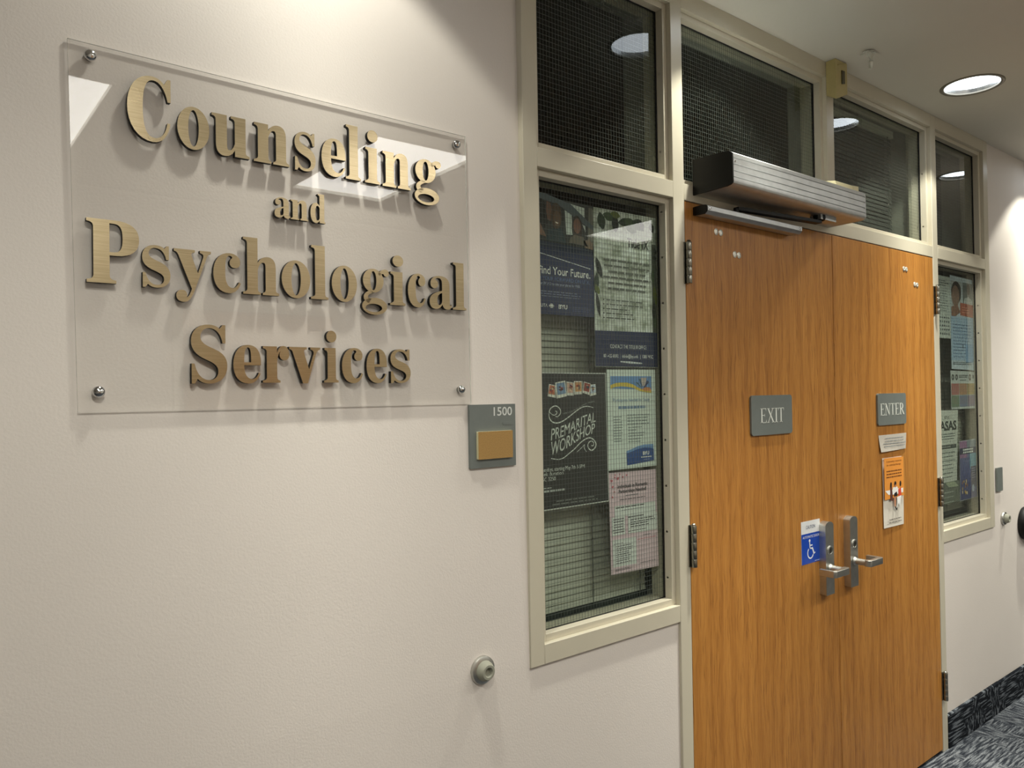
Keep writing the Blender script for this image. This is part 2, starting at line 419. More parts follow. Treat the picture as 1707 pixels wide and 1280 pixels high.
WINS = []
def window(n, x0, x1, z0, z1, label, screws=(), wires=True):
    R = root('window_%d' % n, ((x0+x1)/2, .045, z0), label, 'window', kind='structure'); B = .018
    MB().box(x0+B-.006, x1-B+.006, .042, .048, z0+B-.006, z1-B+.006, GLASS).build('pane', R)
    for a, b, c, d in ((x0, x0+B, z0, z1), (x1-B, x1, z0, z1), (x0+B, x1-B, z0, z0+B), (x0+B, x1-B, z1-B, z1)):
        MB().box(a, b, .0155, .0415, c, d, FRAME).build('glazing_bead', R, bevel=.001, smooth=40)
    g = MB(); t = .005
    for a, b, c, d in ((x0+B, x0+B+t, z0+B, z1-B), (x1-B-t, x1-B, z0+B, z1-B), (x0+B, x1-B, z0+B, z0+B+t*.4), (x0+B, x1-B, z1-B-t*.6, z1-B)):
        g.box(a, b, .0395, .0425, c, d, BEADREFL)
    g.build('bead_reflection', R)  # painted reflection of the bead along the pane edges
    g = MB()
    for a, b, c, d in ((x0, x0+B, z0, z1), (x1-B, x1, z0, z1), (x0+B, x1-B, z0, z0+B), (x0+B, x1-B, z1-B, z1)):
        g.box(a, b, .0485, .09, c, d, FRAME)
    g.build('back_stop', R)
    g = MB(); w_ = .00025
    k = 0; x = x0+B+.004
    while x < x1-B-.002: g.box(x-w_, x+w_, .0446, .0454, z0+B, z1-B, WIRE); x += .0108
    z = z0+B+.006
    while z < z1-B-.002: g.box(x0+B, x1-B, .0446, .0454, z-w_, z+w_, WIRE); z += .0132
    tag(g.build('wire_mesh', R), None, None, kind='stuff')
    for zz in screws:
        MB().lathe([(.0032, 0), (.0032, .0008), (.0018, .0016), (0, .0017)], (x1-B, .030, zz), 'x', FRAME, 10).build('screw', R).scale = (1, 1, 1)
    return R
window(1, -.5728, -.05, Z0, ZT0, 'tall wired-glass window left of the doors, full of posters', [1.03+.133*k for k in range(9)])
window(2, -.5728, -.05, ZT1, ZTOP, 'black transom pane over the left poster window', [2.27, 2.5])
window(3, 0, .826, ZT1, ZTOP, 'wide transom pane over the left door', [2.27, 2.5])
window(4, .876, 1.6986, ZT1, ZTOP, 'wide transom pane over the right door', [2.27, 2.5])
window(5, 1.7486, 2.2824, ZT1, ZTOP, 'narrow transom pane over the right poster window', [2.27, 2.5])
window(6, 1.7486, 2.2824, Z1, ZT0, 'tall wired-glass window right of the doors with posters', [1.03+.133*k for k in range(9)])

# ------------------------------------------------------------------ doors
def hinge(parent, x, z0, z1, side):
    h = MB().box(x-.011, x+.011, -.0025, .004, z0, z1, HINGE); hb = h.build('hinge', parent, bevel=.0006)
    n = 5; dz = (z1-z0)/n
    for k in range(n):
        MB().lathe([(.0082, 0), (.0088, .001), (.0088, dz-.0018), (.0082, dz-.0008)], (x, -.0115, z0+k*dz), 'z', HINGE, 16).build('knuckle', hb, smooth=40)
    MB().lathe([(.0045, 0), (.0065, .002), (.004, .005), (0, .006)], (x, -.0115, z1), 'z', HINGE, 12).build('pin_tip', hb, smooth=50)
def lockset(parent, cx, sgn):
    """escutcheon with cylinder and lever; sgn -1 = lever points left"""
    z0, z1, hw, t = .8475, 1.1035, .0275, .024
    out = [(cx-hw, z0)]+[(cx+hw, z0)]+[(cx+hw*cos(a), z1-.016+.016*sin(a)) for a in [pi*k/12 for k in range(13)]]
    e = MB().flat([out], -t, STEEL, t+.002, STEEL).build('lock_plate', parent, bevel=.004, smooth=50)
    MB().lathe([(.0165, 0), (.0165, .002), (.0145, .0035), (.0125, .0035), (.0125, .002), (0, .002)], (cx, -t, 1.003), 'y-', STEEL, 24).build('key_cylinder', e, smooth=40)
    MB().lathe([(.0105, 0), (.0105, .0008), (0, .0009)], (cx, -t-.002, 1.003), 'y-', HINGE, 20).box(cx-.0012, cx+.0012, -t-.0034, -t-.0026, .998, 1.008, DARK).build('keyway', e)
    zc = .9405
    lv = MB().lathe([(.0155, 0), (.0155, .004), (.0115, .008), (.0115, .05)], (cx, -t, zc), 'y-', STEEL, 24)
    # lever: a bar parallel to the door with a return bent back towards it
    U = [(-.0125, -.068), (-.0125, -.083), (-.006, -.091), (.079, -.091), (.0865, -.0835), (.0865, -.030), (.072, -.030), (.072, -.0745), (.0125, -.0745), (.0125, -.068)]
    P_ = [(cx+sgn*a, b) for a, b in U]; n = len(P_)
    ar = sum(P_[k][0]*P_[(k+1) % n][1]-P_[(k+1) % n][0]*P_[k][1] for k in range(n))
    if ar < 0: P_.reverse()
    vs = [(a, b, zc-.0115) for a, b in P_]+[(a, b, zc+.0115) for a, b in P_]
    tri = tessellate_polygon([[Vector((a, b, 0)) for a, b in P_]])
    def up_(t):
        a, b, c = (Vector(P_[q]) for q in t); return t if (b-a).x*(c-a).y-(b-a).y*(c-a).x > 0 else (t[0], t[2], t[1])
    tri = [up_(t) for t in tri]
    fs = [tuple(reversed(t)) for t in tri]+[tuple(q+n for q in t) for t in tri]+[(k, (k+1) % n, (k+1) % n+n, k+n) for k in range(n)]
    lv.add(vs, fs, STEEL); lv.build('lever_handle', e, bevel=.0015, smooth=45)
def door(n, x0, x1, M, label, hx, side, lockx, lsgn, bolts):
    D = root('door_%d' % n, ((x0+x1)/2, .02, 0), label, 'door', kind='structure')
    MB().box(x0, x1, .001, .046, .012, 2.130, M).build('leaf', D, bevel=.001)
    for z0, z1 in ((1.886, 2.0085), (1.0555, 1.178), (.222, .342)): hinge(D, hx, z0, z1, side)
    lockset(D, lockx, lsgn)
    for bx, bz in bolts:
        MB().lathe([(.0105, 0), (.0105, .0012), (.0092, .0022), (.0035, .0025), (.003, .0018), (0, .0018)], (bx, .001, bz), 'y-', BOLT, 20).build('bolt_cap', D, smooth=40)
    return D
door(1, .003, .8452, WOOD1, 'left oak veneer door under the closer with EXIT sign', .0025, -1, .7445, -1, [(.1528, 2.058), (.1762, 2.0575), (.2471, 1.9977), (.2695, 1.9971)])
door(2, .8482, 1.6956, WOOD2, 'right oak veneer door with ENTER sign and orange flyer', 1.7065, 1, .916, 1, [(1.4194, 2.0582), (1.4411, 2.0577), (1.516, 2.0016), (1.5386, 2.0008)])
tag(MB().box(.83, .864, .047, .052, .012, 2.118, DARK).box(0, 1.6986, .03, .1, 0, .011, DARK).build('trim_2'), 'dark strips closing the door gaps', 'trim', kind='structure')

# ------------------------------------------------------------------ ceiling lamps and their light
RL = ['round recessed ceiling light over the acrylic sign', 'round recessed ceiling light above the left door hinge', 'round recessed ceiling light above the right door',
      'round recessed ceiling light beyond the far window']
FILL_LABELS = ['added fill downlight above the camera, out of view', 'added fill downlight in the middle row, facing the left door', 'added fill downlight in the middle row, facing the right window',
       'added fill downlight in the middle row, farthest along']
def downlight(x, y, label, grp, watts, cone, blend, terms):
    R = root('recessed_light', (x, y, CEIL), label, 'ceiling light', grp)
    MB().lathe([(APER, -.012), (APER, .001), (APER+.003, .0035), (RIM-.003, .0035), (RIM, .001), (RIM, -.0005)], (x, y, CEIL), 'z-', BULB_RIM, 48, False).build('trim_ring', R, smooth=40)
    MB().lathe([(APER+.001, 0), (APER-.006, -.03)], (x, y, CEIL), 'z-', REFL, 48, False).build('reflector', R, smooth=60)
    MB().lathe([(0, -.018), (APER-.003, -.018)], (x, y, CEIL), 'z-', LENSM, 48, False).build('lens', R)
    L = bpy.data.lights.new('downlight', 'SPOT'); L.energy = watts; L.color = LAMP_COL; L.spot_size = 2*cone; L.spot_blend = blend; L.shadow_soft_size = .035
    L.use_nodes = True; nt = L.node_tree; em = nt.nodes['Emission']        # narrow core with a weaker skirt, as a reflector lamp throws it
    def mth(op, a, b=None):
        n_ = nd(nt, 'ShaderNodeMath', operation=op)
        for i_, v in enumerate((a, b)):
            if v is None: continue
            if isinstance(v, float): n_.inputs[i_].default_value = v
            else: nt.links.new(v, n_.inputs[i_])
        return n_.outputs[0]
    tc = nd(nt, 'ShaderNodeTexCoord'); sx = nd(nt, 'ShaderNodeSeparateXYZ'); nt.links.new(tc.outputs['Normal'], sx.inputs[0])
    c1 = mth('SUBTRACT', mth('ABSOLUTE', sx.outputs[2]), 1.0); tot = None
    for amp, k_ in terms:
        t_ = mth('MULTIPLY', mth('EXPONENT', mth('MULTIPLY', c1, float(k_))), float(amp))
        tot = t_ if tot is None else mth('ADD', tot, t_)
    nt.links.new(tot, em.inputs['Strength'])
    lo = bpy.data.objects.new('downlight', L); COL.objects.link(lo); lo.location = (0, 0, -.004); lo.parent = R; tag(lo, None, None, kind='helper')
for k, x in enumerate(LAMPS): downlight(x, LAMP_Y, RL[k], 'recessed lights along the glass front', SPOT_W[k], math.atan(1.25), .15, ((.16, 0), (1.0, 20), (2.0, 120)))
for k, x in enumerate(FILL_LAMPS): downlight(x, FILL_Y, FILL_LABELS[k], 'added fill lights in the middle of the hallway', FILL_W[k], radians(70), .5, ((1.0, 0), (-.8, 6)))  # unseen fill row, added to lift the walls below the front lamps
TL = ['square fluorescent ceiling panel behind the camera, sign end', 'square fluorescent ceiling panel behind the camera, middle one', 'square fluorescent ceiling panel opposite the right window']
for k, (a, b, c, d) in enumerate(TROFF):
    R = root('ceiling_panel_light', ((a+b)/2, (c+d)/2, CEIL), TL[k], 'ceiling light', 'fluorescent panels in the hallway')
    g = MB(); t = .012
    for q in ((a-t, a, c-t, d+t), (b, b+t, c-t, d+t), (a, b, c-t, c), (a, b, d, d+t)): g.box(q[0], q[1], q[2], q[3], CEIL-.006, CEIL+.03, WHITEP)
    g.build('frame', R)
    MB().add([(a, c, CEIL+.012), (b, c, CEIL+.012), (b, d, CEIL+.012), (a, d, CEIL+.012)], [(0, 3, 2, 1)], TROFM).build('diffuser', R)

# ------------------------------------------------------------------ main sign
SF = -.002                                   # front face of the acrylic
T = .0042
def SY(z): return wy(z)-.0024-T             # the sheet follows the wall, held a little off it by its spacers
def lean(mb):                               # measured on the plane y = SF; move each point to the real sheet
    out = []
    for x, y, z in mb.v:
        k = (SY(z)-CAM.y)/(SF-CAM.y); out.append((CAM.x+(x-CAM.x)*k, SY(z)+(y-SF), CAM.z+(z-CAM.z)*k))
    mb.v = out; return mb
GL = {
'l': ["M0 0 L49 0 L49 6 C43 7 40 9 40 16 L40 150 L2 150 L2 144 C9 143 12 141 12 133 L12 16 C12 9 8 7 0 6 Z"],
'i': ["M0 0 L49 0 L49 6 C43 7 40 9 40 16 L40 100 L2 100 L2 94 C9 93 12 90 12 83 L12 16 C12 9 8 7 0 6 Z", "O26 133 17 17"],
'n': ["M0 0 L47 0 L47 6 C41 7 39 9 39 16 L39 66 C43 80 48 86 54 86 C59 86 60 81 60 73 L60 16 C60 9 58 7 52 6 L52 0 L97 0 L97 6 C91 7 88 9 88 16 L88 72 C88 92 80 102 66 102 C54 102 45 96 39 84 L39 100 L1 100 L1 94 C8 93 11 90 11 83 L11 16 C11 9 8 7 0 6 Z"],
'h': ["M0 0 L47 0 L47 6 C41 7 39 9 39 16 L39 66 C43 80 48 86 54 86 C59 86 60 81 60 73 L60 16 C60 9 58 7 52 6 L52 0 L97 0 L97 6 C91 7 88 9 88 16 L88 72 C88 92 80 102 66 102 C54 102 45 96 39 84 L39 150 L1 150 L1 144 C8 143 11 140 11 133 L11 16 C11 9 8 7 0 6 Z"],
'u': ["M1 100 L1 94 C8 93 11 91 11 84 L11 28 C11 8 19 -2 33 -2 C44 -2 53 4 59 16 L59 0 L97 0 L97 6 C90 7 87 9 87 16 L87 100 L49 100 L49 94 C56 93 59 91 59 84 L59 32 C55 20 50 14 45 14 C40 14 39 19 39 27 L39 100 Z"],
'o': ["O39.5 50 39.5 52|O39.5 50 13 44"],
'c': ["M68 25 C62 8 52 -2 38 -2 C14 -2 0 18 0 49 C0 80 16 102 40 102 C56 102 67 92 67 80 C67 70 61 64 53 64 C45 64 40 70 40 77 C40 84 44 87 47 90 C46 94 43 95 40 95 C32 95 29 82 29 52 C29 26 35 12 47 12 C54 12 59 18 63 28 Z"],
'e': ["M71 25 C65 8 54 -2 39 -2 C14 -2 0 18 0 49 C0 82 16 102 38 102 C60 102 72 86 72 54 L72 47 L28 47 C28 24 35 10 49 10 C57 10 63 17 66 27 Z|M28 55 L46 55 C46 82 45 95 38 95 C30 95 28 80 28 55 Z"],
's': ["M2 34 L2 -2 L8 -2 L13 6 C18 1 24 -2 32 -2 C50 -2 62 10 62 29 C62 46 52 56 38 62 C24 68 15 72 15 80 C15 89 21 95 29 95 C42 95 50 85 53 68 L59 68 L59 102 L54 102 L49 95 C44 100 37 102 30 102 C12 102 1 90 1 72 C1 55 11 46 26 40 C40 34 48 30 48 20 C48 10 41 5 32 5 C20 5 12 15 8 34 Z"],
'a': ["M82 8 C79 3 75 -2 66 -2 C55 -2 49 4 47 13 C41 3 33 -2 22 -2 C8 -2 0 7 0 21 C0 42 20 50 46 56 L46 74 C46 88 43 95 33 95 C27 95 22 93 20 89 C27 88 32 83 32 76 C32 68 26 62 18 62 C10 62 4 68 4 77 C4 92 18 102 38 102 C62 102 74 92 74 72 L74 20 C74 13 75 11 77 11 C79 11 80 12 81 14 Z|M46 49 C34 46 28 38 28 25 C28 16 31 11 36 11 C42 11 46 18 46 28 Z"],
'd': ["M88 0 L53 0 L53 12 C46 2 39 -2 30 -2 C11 -2 0 18 0 49 C0 81 12 102 31 102 C40 102 47 98 53 88 L53 133 C53 140 50 143 43 144 L43 150 L81 150 L81 16 C81 9 83 7 88 6 Z|M53 76 C50 84 46 88 41 88 C32 88 29 76 29 50 C29 24 32 12 41 12 C46 12 50 16 53 24 Z"],
'r': ["M0 0 L48 0 L48 6 C42 7 39 9 39 16 L39 55 C40 72 44 83 49 87 C47 83 46 80 46 77 C46 68 52 62 60 62 C68 62 73 69 73 78 C73 92 66 102 57 102 C49 102 43 96 39 82 L39 100 L1 100 L1 94 C8 93 11 90 11 83 L11 16 C11 9 8 7 0 6 Z"],
'v': ["M38 -2 L10 84 C8 91 5 93 0 94 L0 100 L50 100 L50 94 C43 93 40 91 42 84 L56 38 L69 80 C71 89 68 92 60 94 L60 100 L89 100 L89 94 C83 93 80 90 77 82 L52 -2 Z"],
'y': ["M0 100 L0 94 C5 93 8 91 11 84 L42 2 C38 -10 35 -18 30 -20 C32 -8 27 -2 19 -2 C11 -2 5 -8 5 -16 C5 -26 12 -32 22 -32 C36 -32 42 -20 50 2 L78 82 C81 91 84 93 89 94 L89 100 L62 100 L62 94 C70 92 72 89 69 80 L57 42 L42 84 C40 91 43 93 50 94 L50 100 Z"],
'g': ["O38 67 34 35|O38 67 10 28", "M54 90 C62 98 70 103 79 103 C86 103 90 98 90 92 C90 86 86 82 81 82 C76 82 73 85 72 89 C68 90 64 88 60 82 Z",
      "M27 38 C16 34 6 28 6 18 C6 10 12 4 22 0 L32 13 C24 13 20 16 20 20 C20 25 30 29 38 33 Z", "O42 -8 41 25|O39 -13 27 12"],
'C': ["M96 48 C92 18 78 -2 56 -2 C22 -2 0 30 0 74 C0 120 22 152 55 152 C66 152 75 147 82 138 L90 152 L97 152 L97 98 L90 98 C84 128 72 143 58 143 C42 143 34 122 34 76 C34 28 42 8 60 8 C76 8 86 24 89 48 Z"],
'S': ["M3 50 L3 -2 L10 -2 L17 10 C24 2 33 -2 45 -2 C71 -2 88 16 88 45 C88 70 74 81 54 90 C34 99 24 106 24 120 C24 134 33 143 45 143 C62 143 73 128 77 104 L84 104 L84 152 L77 152 L70 142 C63 149 54 152 44 152 C18 152 2 134 2 108 C2 84 16 71 36 61 C56 52 66 45 66 30 C66 15 57 7 45 7 C27 7 15 22 10 50 Z"],
'P': ["M0 0 L62 0 L62 7 C52 8 48 11 48 20 L48 66 L62 66 C96 66 112 82 112 108 C112 135 95 150 60 150 L0 150 L0 143 C10 142 14 139 14 130 L14 20 C14 11 10 8 0 7 Z|M48 74 L48 142 L56 142 C71 142 76 133 76 108 C76 84 71 74 57 74 Z"],
}
import re
def contour(p):
    if p[0] == 'O':
        a = [float(v) for v in p[1:].split()]; return ell(a[0], a[1], a[2], a[3], 40)
    out = []; cur = None
    for c, arg in re.findall(r'([MLCZ])([^MLCZ]*)', p):
        n = [float(v) for v in arg.split()]
        if c in 'ML': cur = (n[0], n[1]); out.append(cur)
        elif c == 'C':
            a, b, d, e = cur, (n[0], n[1]), (n[2], n[3]), (n[4], n[5])
            for k in range(1, 9):
                t = k/8; u = 1-t
                out.append(tuple(u**3*a[i]+3*u*u*t*b[i]+3*u*t*t*d[i]+t**3*e[i] for i in (0, 1)))
            cur = e
    if len(out) > 1 and (Vector(out[0])-Vector(out[-1])).length < 1e-4: out.pop()
    return out
LINES = [
 ([('C', -1.508, -1.4376), ('o', -1.4269, -1.3716), ('u', -1.3673, -1.2982), ('n', -1.2901, -1.2206), ('s', -1.2098, -1.1662), ('e', -1.1536, -1.1011), ('l', -1.101, -1.067), ('i', -1.0575, -1.023), ('n', -1.0163, -.9479), ('g', -.9376, -.8689)], 2.0178, -.0115, .000740),
 ([('a', -1.2514, -1.2197), ('n', -1.2192, -1.1828), ('d', -1.1784, -1.1466)], 1.9152, -.008, .000382),
 ([('P', -1.5713, -1.491), ('s', -1.4865, -1.4407), ('y', -1.4348, -1.3709), ('c', -1.3671, -1.3171), ('h', -1.313, -1.2439), ('o', -1.2388, -1.1807), ('l', -1.1793, -1.1424), ('o', -1.1349, -1.079), ('g', -1.0676, -1.0043), ('i', -1.0018, -.9643), ('c', -.958, -.9129), ('a', -.9031, -.8441), ('l', -.8414, -.8042)], 1.7655, -.0062, .000708),
 ([('S', -1.4073, -1.3437), ('e', -1.3327, -1.281), ('r', -1.2776, -1.2253), ('v', -1.2253, -1.1614), ('i', -1.1536, -1.1225), ('c', -1.1148, -1.0677), ('e', -1.0595, -1.0117), ('s', -1.003, -.9538)], 1.5985, -.001, .000690)]
SIGN = root('wall_sign', (-1.19, .012, 1.55), 'clear acrylic wall sign reading Counseling and Psychological Services in brass letters', 'sign')
g = MB()
q = [(-1.5947, 2.1651), (-.7926, 2.1624), (-.7867, 1.5494), (-1.5838, 1.5506)]
v = [(a, SF, b) for a, b in q]+[(a, SF+T, b) for a, b in q]
g.add(v, [(0, 3, 2, 1), (4, 5, 6, 7)], ACRYL); g.add(v, [(0, 1, 5, 4), (1, 2, 6, 5), (2, 3, 7, 6), (3, 0, 4, 7)], ACRE)
lean(g).build('acrylic_sheet', SIGN)
for row, b0, sl, sc in LINES:
    xl = row[0][1]
    for ch, xa, xb in row:
        g = MB(); C = [[contour(p) for p in part.split('|')] for part in GL[ch]]
        ax = min(p[0] for c in C for k in c for p in k); bx = max(p[0] for c in C for k in c for p in k)
        zb = b0+sl*((xa+xb)/2-xl)
        for part in C:
            g.flat([[(xa+(p[0]-ax)/(bx-ax)*(xb-xa), zb+p[1]*sc) for p in k] for k in part], SF-.0102, BRASS, .0100, SIDE)
        lean(g).build('letter', SIGN)
for a, b, rr in ((-1.562, 2.1441, .0098), (-.8207, 2.1382, .0098), (-.817, 1.5819, .0092), (-1.5538, 1.5842, .0098)):
    s_ = MB().lathe([(rr*.8, 0), (rr*.85, .0018), (rr, .003), (rr, .005), (rr*.9, .0075), (rr*.6, .0098), (0, .0108)], (a, SF, b), 'y-', CHROME, 24); lean(s_); s_ = s_.build('standoff_cap', SIGN, smooth=40)
    lean(MB().lathe([(.0068, 0), (.0068, .0023)], (a, SF+T+.0023, b), 'y-', STEEL, 20)).build('spacer', s_, smooth=40)

# ------------------------------------------------------------------ room number plate
yp = wy(1.47)
R = root('room_sign', (-.721, yp, 1.399), 'grey plastic room sign numbered 1500 with tan insert below the acrylic sign', 'sign')
MB().flat([rrect(-.789, -.6535, 1.399, 1.5462, .0015)], .0025, SIGNG, yp-.0025, SIGNG).build('plate', R, bevel=.0008)
MB().flat([rrect(-.7705, -.668, 1.4195, 1.4835, .0012)], -.0045, TAN, .007, CREAM).build('insert', R, bevel=.0008)
g = MB(); text(g, '1500', -.7195, -.664, 1.5195, .0195, .0021, ink((215, 218, 214)), .012); g.build('number', R)
MB().flat([rrect(-.693, -.662, 1.4975, 1.5045, .0034)], .0017, SIGNG, .0008, SIGNG).build('braille_strip', R)

# ------------------------------------------------------------------ wall door stops
def doorstop(x, z, yw, label):
    R = root('door_stop', (x, yw, z), label, 'door stop', 'wall door stops')
    MB().lathe([(.0325, 0), (.0325, .004), (.031, .008), (.026, .0105), (.021, .011)], (x, yw, z), 'y-', STEEL, 36).build('base', R, smooth=40)
    MB().lathe([(.0235, .0095), (.0225, .016), (.0185, .025), (.0165, .0275), (.0115, .0275), (.009, .025), (.008, .018), (0, .018)], (x, yw, z), 'y-', RUBBER, 36).build('rubber_bumper', R, smooth=45)
doorstop(-.7635, .9355, wy(.935), 'round steel wall door stop with grey rubber, below the room sign')
doorstop(2.462, .917, .006, 'small round steel wall door stop beyond the far window')

# small grey plate and black push button on the far wall
R = root('wall_plaque', (2.405, .006, 1.057), 'small blank grey wall plaque right of the far window', 'plaque')
MB().flat([rrect(2.37, 2.44, 1.057, 1.1715, .002)], -.002, SIGNG, .008, SIGNG).build('plate', R, bevel=.0008)
R = root('push_button', (2.735, .006, .86), 'black round push plate at the right edge of the photo', 'push button')
MB().lathe([(.082, 0), (.084, .004), (.084, .026), (.08, .032), (.07, .0345), (0, .0355)], (2.735, .006, .862), 'y-', BLACKP, 48).build('housing', R, smooth=40)
MB().lathe([(.068, .034), (.066, .0385), (.05, .0405), (0, .041)], (2.735, .006, .862), 'y-', BLACKP, 40).build('button', R, smooth=40)

# ------------------------------------------------------------------ door operator
R = root('door_operator', (.43, 0, 2.15), 'long ribbed aluminium automatic door operator above the left door', 'door operator')
X0, X1 = .041, .820
bk = -.0005
prof = [(bk, 2.153), (bk, 2.2586), (-.105, 2.2555), (-.128, 2.2535), (-.1385, 2.2465)]
zt, zb_ = 2.2455, 2.166
for fr in (.16, .40, .64, .86):
    zc = zt+(zb_-zt)*fr
    prof += [(-.140, zc+.0028), (-.1375, zc+.0014), (-.1375, zc-.0006), (-.140, zc-.0012)]
prof += [(-.140, 2.166), (-.1385, 2.1615), (-.132, 2.1575), (-.120, 2.155)]
MB().extr_x(prof, X0+.005, X1-.005, ALU).build('cover', R, smooth=25)
capp = [(bk, 2.1525), (bk, 2.259), (-.105, 2.256), (-.128, 2.254), (-.139, 2.247), (-.1403, 2.166), (-.1388, 2.161), (-.132, 2.157), (-.12, 2.1545)]
MB().extr_x(capp, X0, X0+.005, BLACKP).build('end_cap', R)
MB().extr_x(capp, X1-.005, X1, ALU).build('end_cap', R)
for zz in (2.2235,): MB().lathe([(.003, 0), (.003, .001), (0, .0016)], (X0+.012, -.1404, zz), 'y-', CHROME, 12).build('screw', R)
MB().lathe([(.003, 0), (.003, .001), (0, .0016)], (X1-.012, -.1404, 2.195), 'y-', CHROME, 12).build('screw', R)
tr = [(-.004, 2.092), (-.0040, 2.1175), (-.030, 2.1185), (-.046, 2.1165), (-.050, 2.1135), (-.050, 2.1005), (-.0475, 2.0965), (-.040, 2.0905), (-.02, 2.0905)]
t_ = MB().extr_x(tr, .045, .555, ALU).build('slide_track', R, smooth=30)
MB().extr_x(tr, .041, .045, BLACKP).build('track_cap', t_); MB().extr_x(tr, .555, .558, ALU).build('track_cap', t_)
MB().box(.041, .30, -.004, .0008, 2.093, 2.117, BLACKP).box(.30, .555, -.004, .0008, 2.093, 2.117, BLACKP).build('mounting_plate', t_)
for xx in (.056, .545): MB().lathe([(.004, 0), (.004, .001), (.002, .002), (.002, .0008), (0, .0008)], (xx, -.05, 2.107), 'y-', CHROME, 14).build('track_screw', t_)
# arm below the housing, from the spindle to the slider
a0, a1 = Vector((.62, -.075, 2.133)), Vector((.20, -.040, 2.127))
dx = (a1-a0).normalized(); pr = Vector((-dx.y, dx.x, 0))*.013
vs = [p+s_*pr+Vector((0, 0, h)) for h in (-.0055, .0055) for p, s_ in ((a0, -1), (a0, 1), (a1, .8), (a1, -.8))]
MB().hexa(vs, BLACKP).lathe([(.017, 0), (.017, .018)], (a0.x, a0.y, 2.138), 'z', BLACKP, 20).lathe([(.008, 0), (.008, .015)], (a1.x, a1.y, 2.113), 'z', BLACKP, 14).build('arm', R, bevel=.001)
MB().box(.60, .70, -.095, -.055, 2.139, 2.156, ALU).lathe([(.02, 0), (.022, .004), (.022, .02)], (.62, -.075, 2.138), 'z', BLACKP, 22).build('spindle_housing', R, bevel=.001)

# cream receiver box lying on the operator
R = root('receiver_box', (.85, -.09, 2.2555), 'cream plastic receiver box lying on the door operator, right end', 'control box')
MB().hexa([(.665, -.118, 2.2545), (.775, -.118, 2.2545), (.775, -.07, 2.2555), (.665, -.07, 2.2555), (.655, -.118, 2.271), (.775, -.118, 2.272), (.775, -.06, 2.281), (.655, -.06, 2.281)], CREAM).build('cover', R, bevel=.0012)
MB().hexa([(.777, -.118, 2.2545), (.87-.055, -.118, 2.2545), (.87-.055, -.05, 2.2575), (.777, -.05, 2.2575), (.777, -.118, 2.2725), (.87-.055, -.118, 2.2755), (.87-.055, -.05, 2.297), (.745, -.05, 2.298)], CREAM).build('body', R, bevel=.0012)

# beige sensor on the mullion under the ceiling
R = root('motion_sensor', (.865, -.02, 2.61), 'aged beige angular sensor on the mullion just under the ceiling', 'sensor')
zt = 2.7565
MB().hexa([(.821, -.040, 2.6085), (.908, -.038, 2.645), (.902, -.0005, 2.652), (.824, -.0005, 2.633), (.821, -.040, zt), (.908, -.038, zt), (.902, -.0005, zt), (.824, -.0005, zt)], BEIGE).build('housing', R, bevel=.002, smooth=40)
MB().hexa([(.862, -.042, 2.672), (.884, -.0415, 2.678), (.884, -.039, 2.678), (.862, -.0395, 2.672), (.862, -.042, 2.722), (.884, -.0415, 2.724), (.884, -.039, 2.724), (.862, -.0395, 2.722)], simple('sensor_window', (70, 62, 36), .3)).build('lens_window', R)
MB().tube([(.835, -.041, 2.735), (.862, -.0412, 2.746), (.895, -.040, 2.7555)], .0014, BEIGE, 8).build('wire', R)

# sprinkler-like white anchor in the ceiling
R = root('ceiling_anchor', (.858, -.14, CEIL), 'white plastic anchor with a hanging strip in the ceiling', 'ceiling anchor')
g = MB().lathe([(.004, 0), (.0065, .004), (.005, .012), (0, .013)], (.858, -.14, CEIL), 'z-', WHITEP, 14)
for a in range(5):
    th = 2*pi*a/5+.5; c, s_ = cos(th), sin(th); o = Vector((.858, -.14, CEIL-.004)); d = Vector((c, s_, -.35)).normalized(); n = Vector((-s_, c, 0))
    g.hexa([o-n*.004, o+n*.004, o+n*.004+Vector((0, 0, .002)), o-n*.004+Vector((0, 0, .002)), o+d*.026-n*.007, o+d*.026+n*.007, o+d*.026+n*.006+Vector((0, 0, .003)), o+d*.026-n*.006+Vector((0, 0, .003))], WHITEP)
g.build('anchor_wings', R)
MB().tube([(.862, -.142, CEIL-.002), (.866, -.146, CEIL-.02), (.868, -.146, CEIL-.04), (.867, -.143, CEIL-.064)], [.006, .0085, .008, .0065], WHITEP, 10).build('hanging_strip', R, smooth=60)
MB().lathe([(0, 0), (.008, 0), (.008, .0015), (0, .0015)], (.866, -.149, CEIL-.005), 'z-', DARK, 14).build('drill_hole', R)

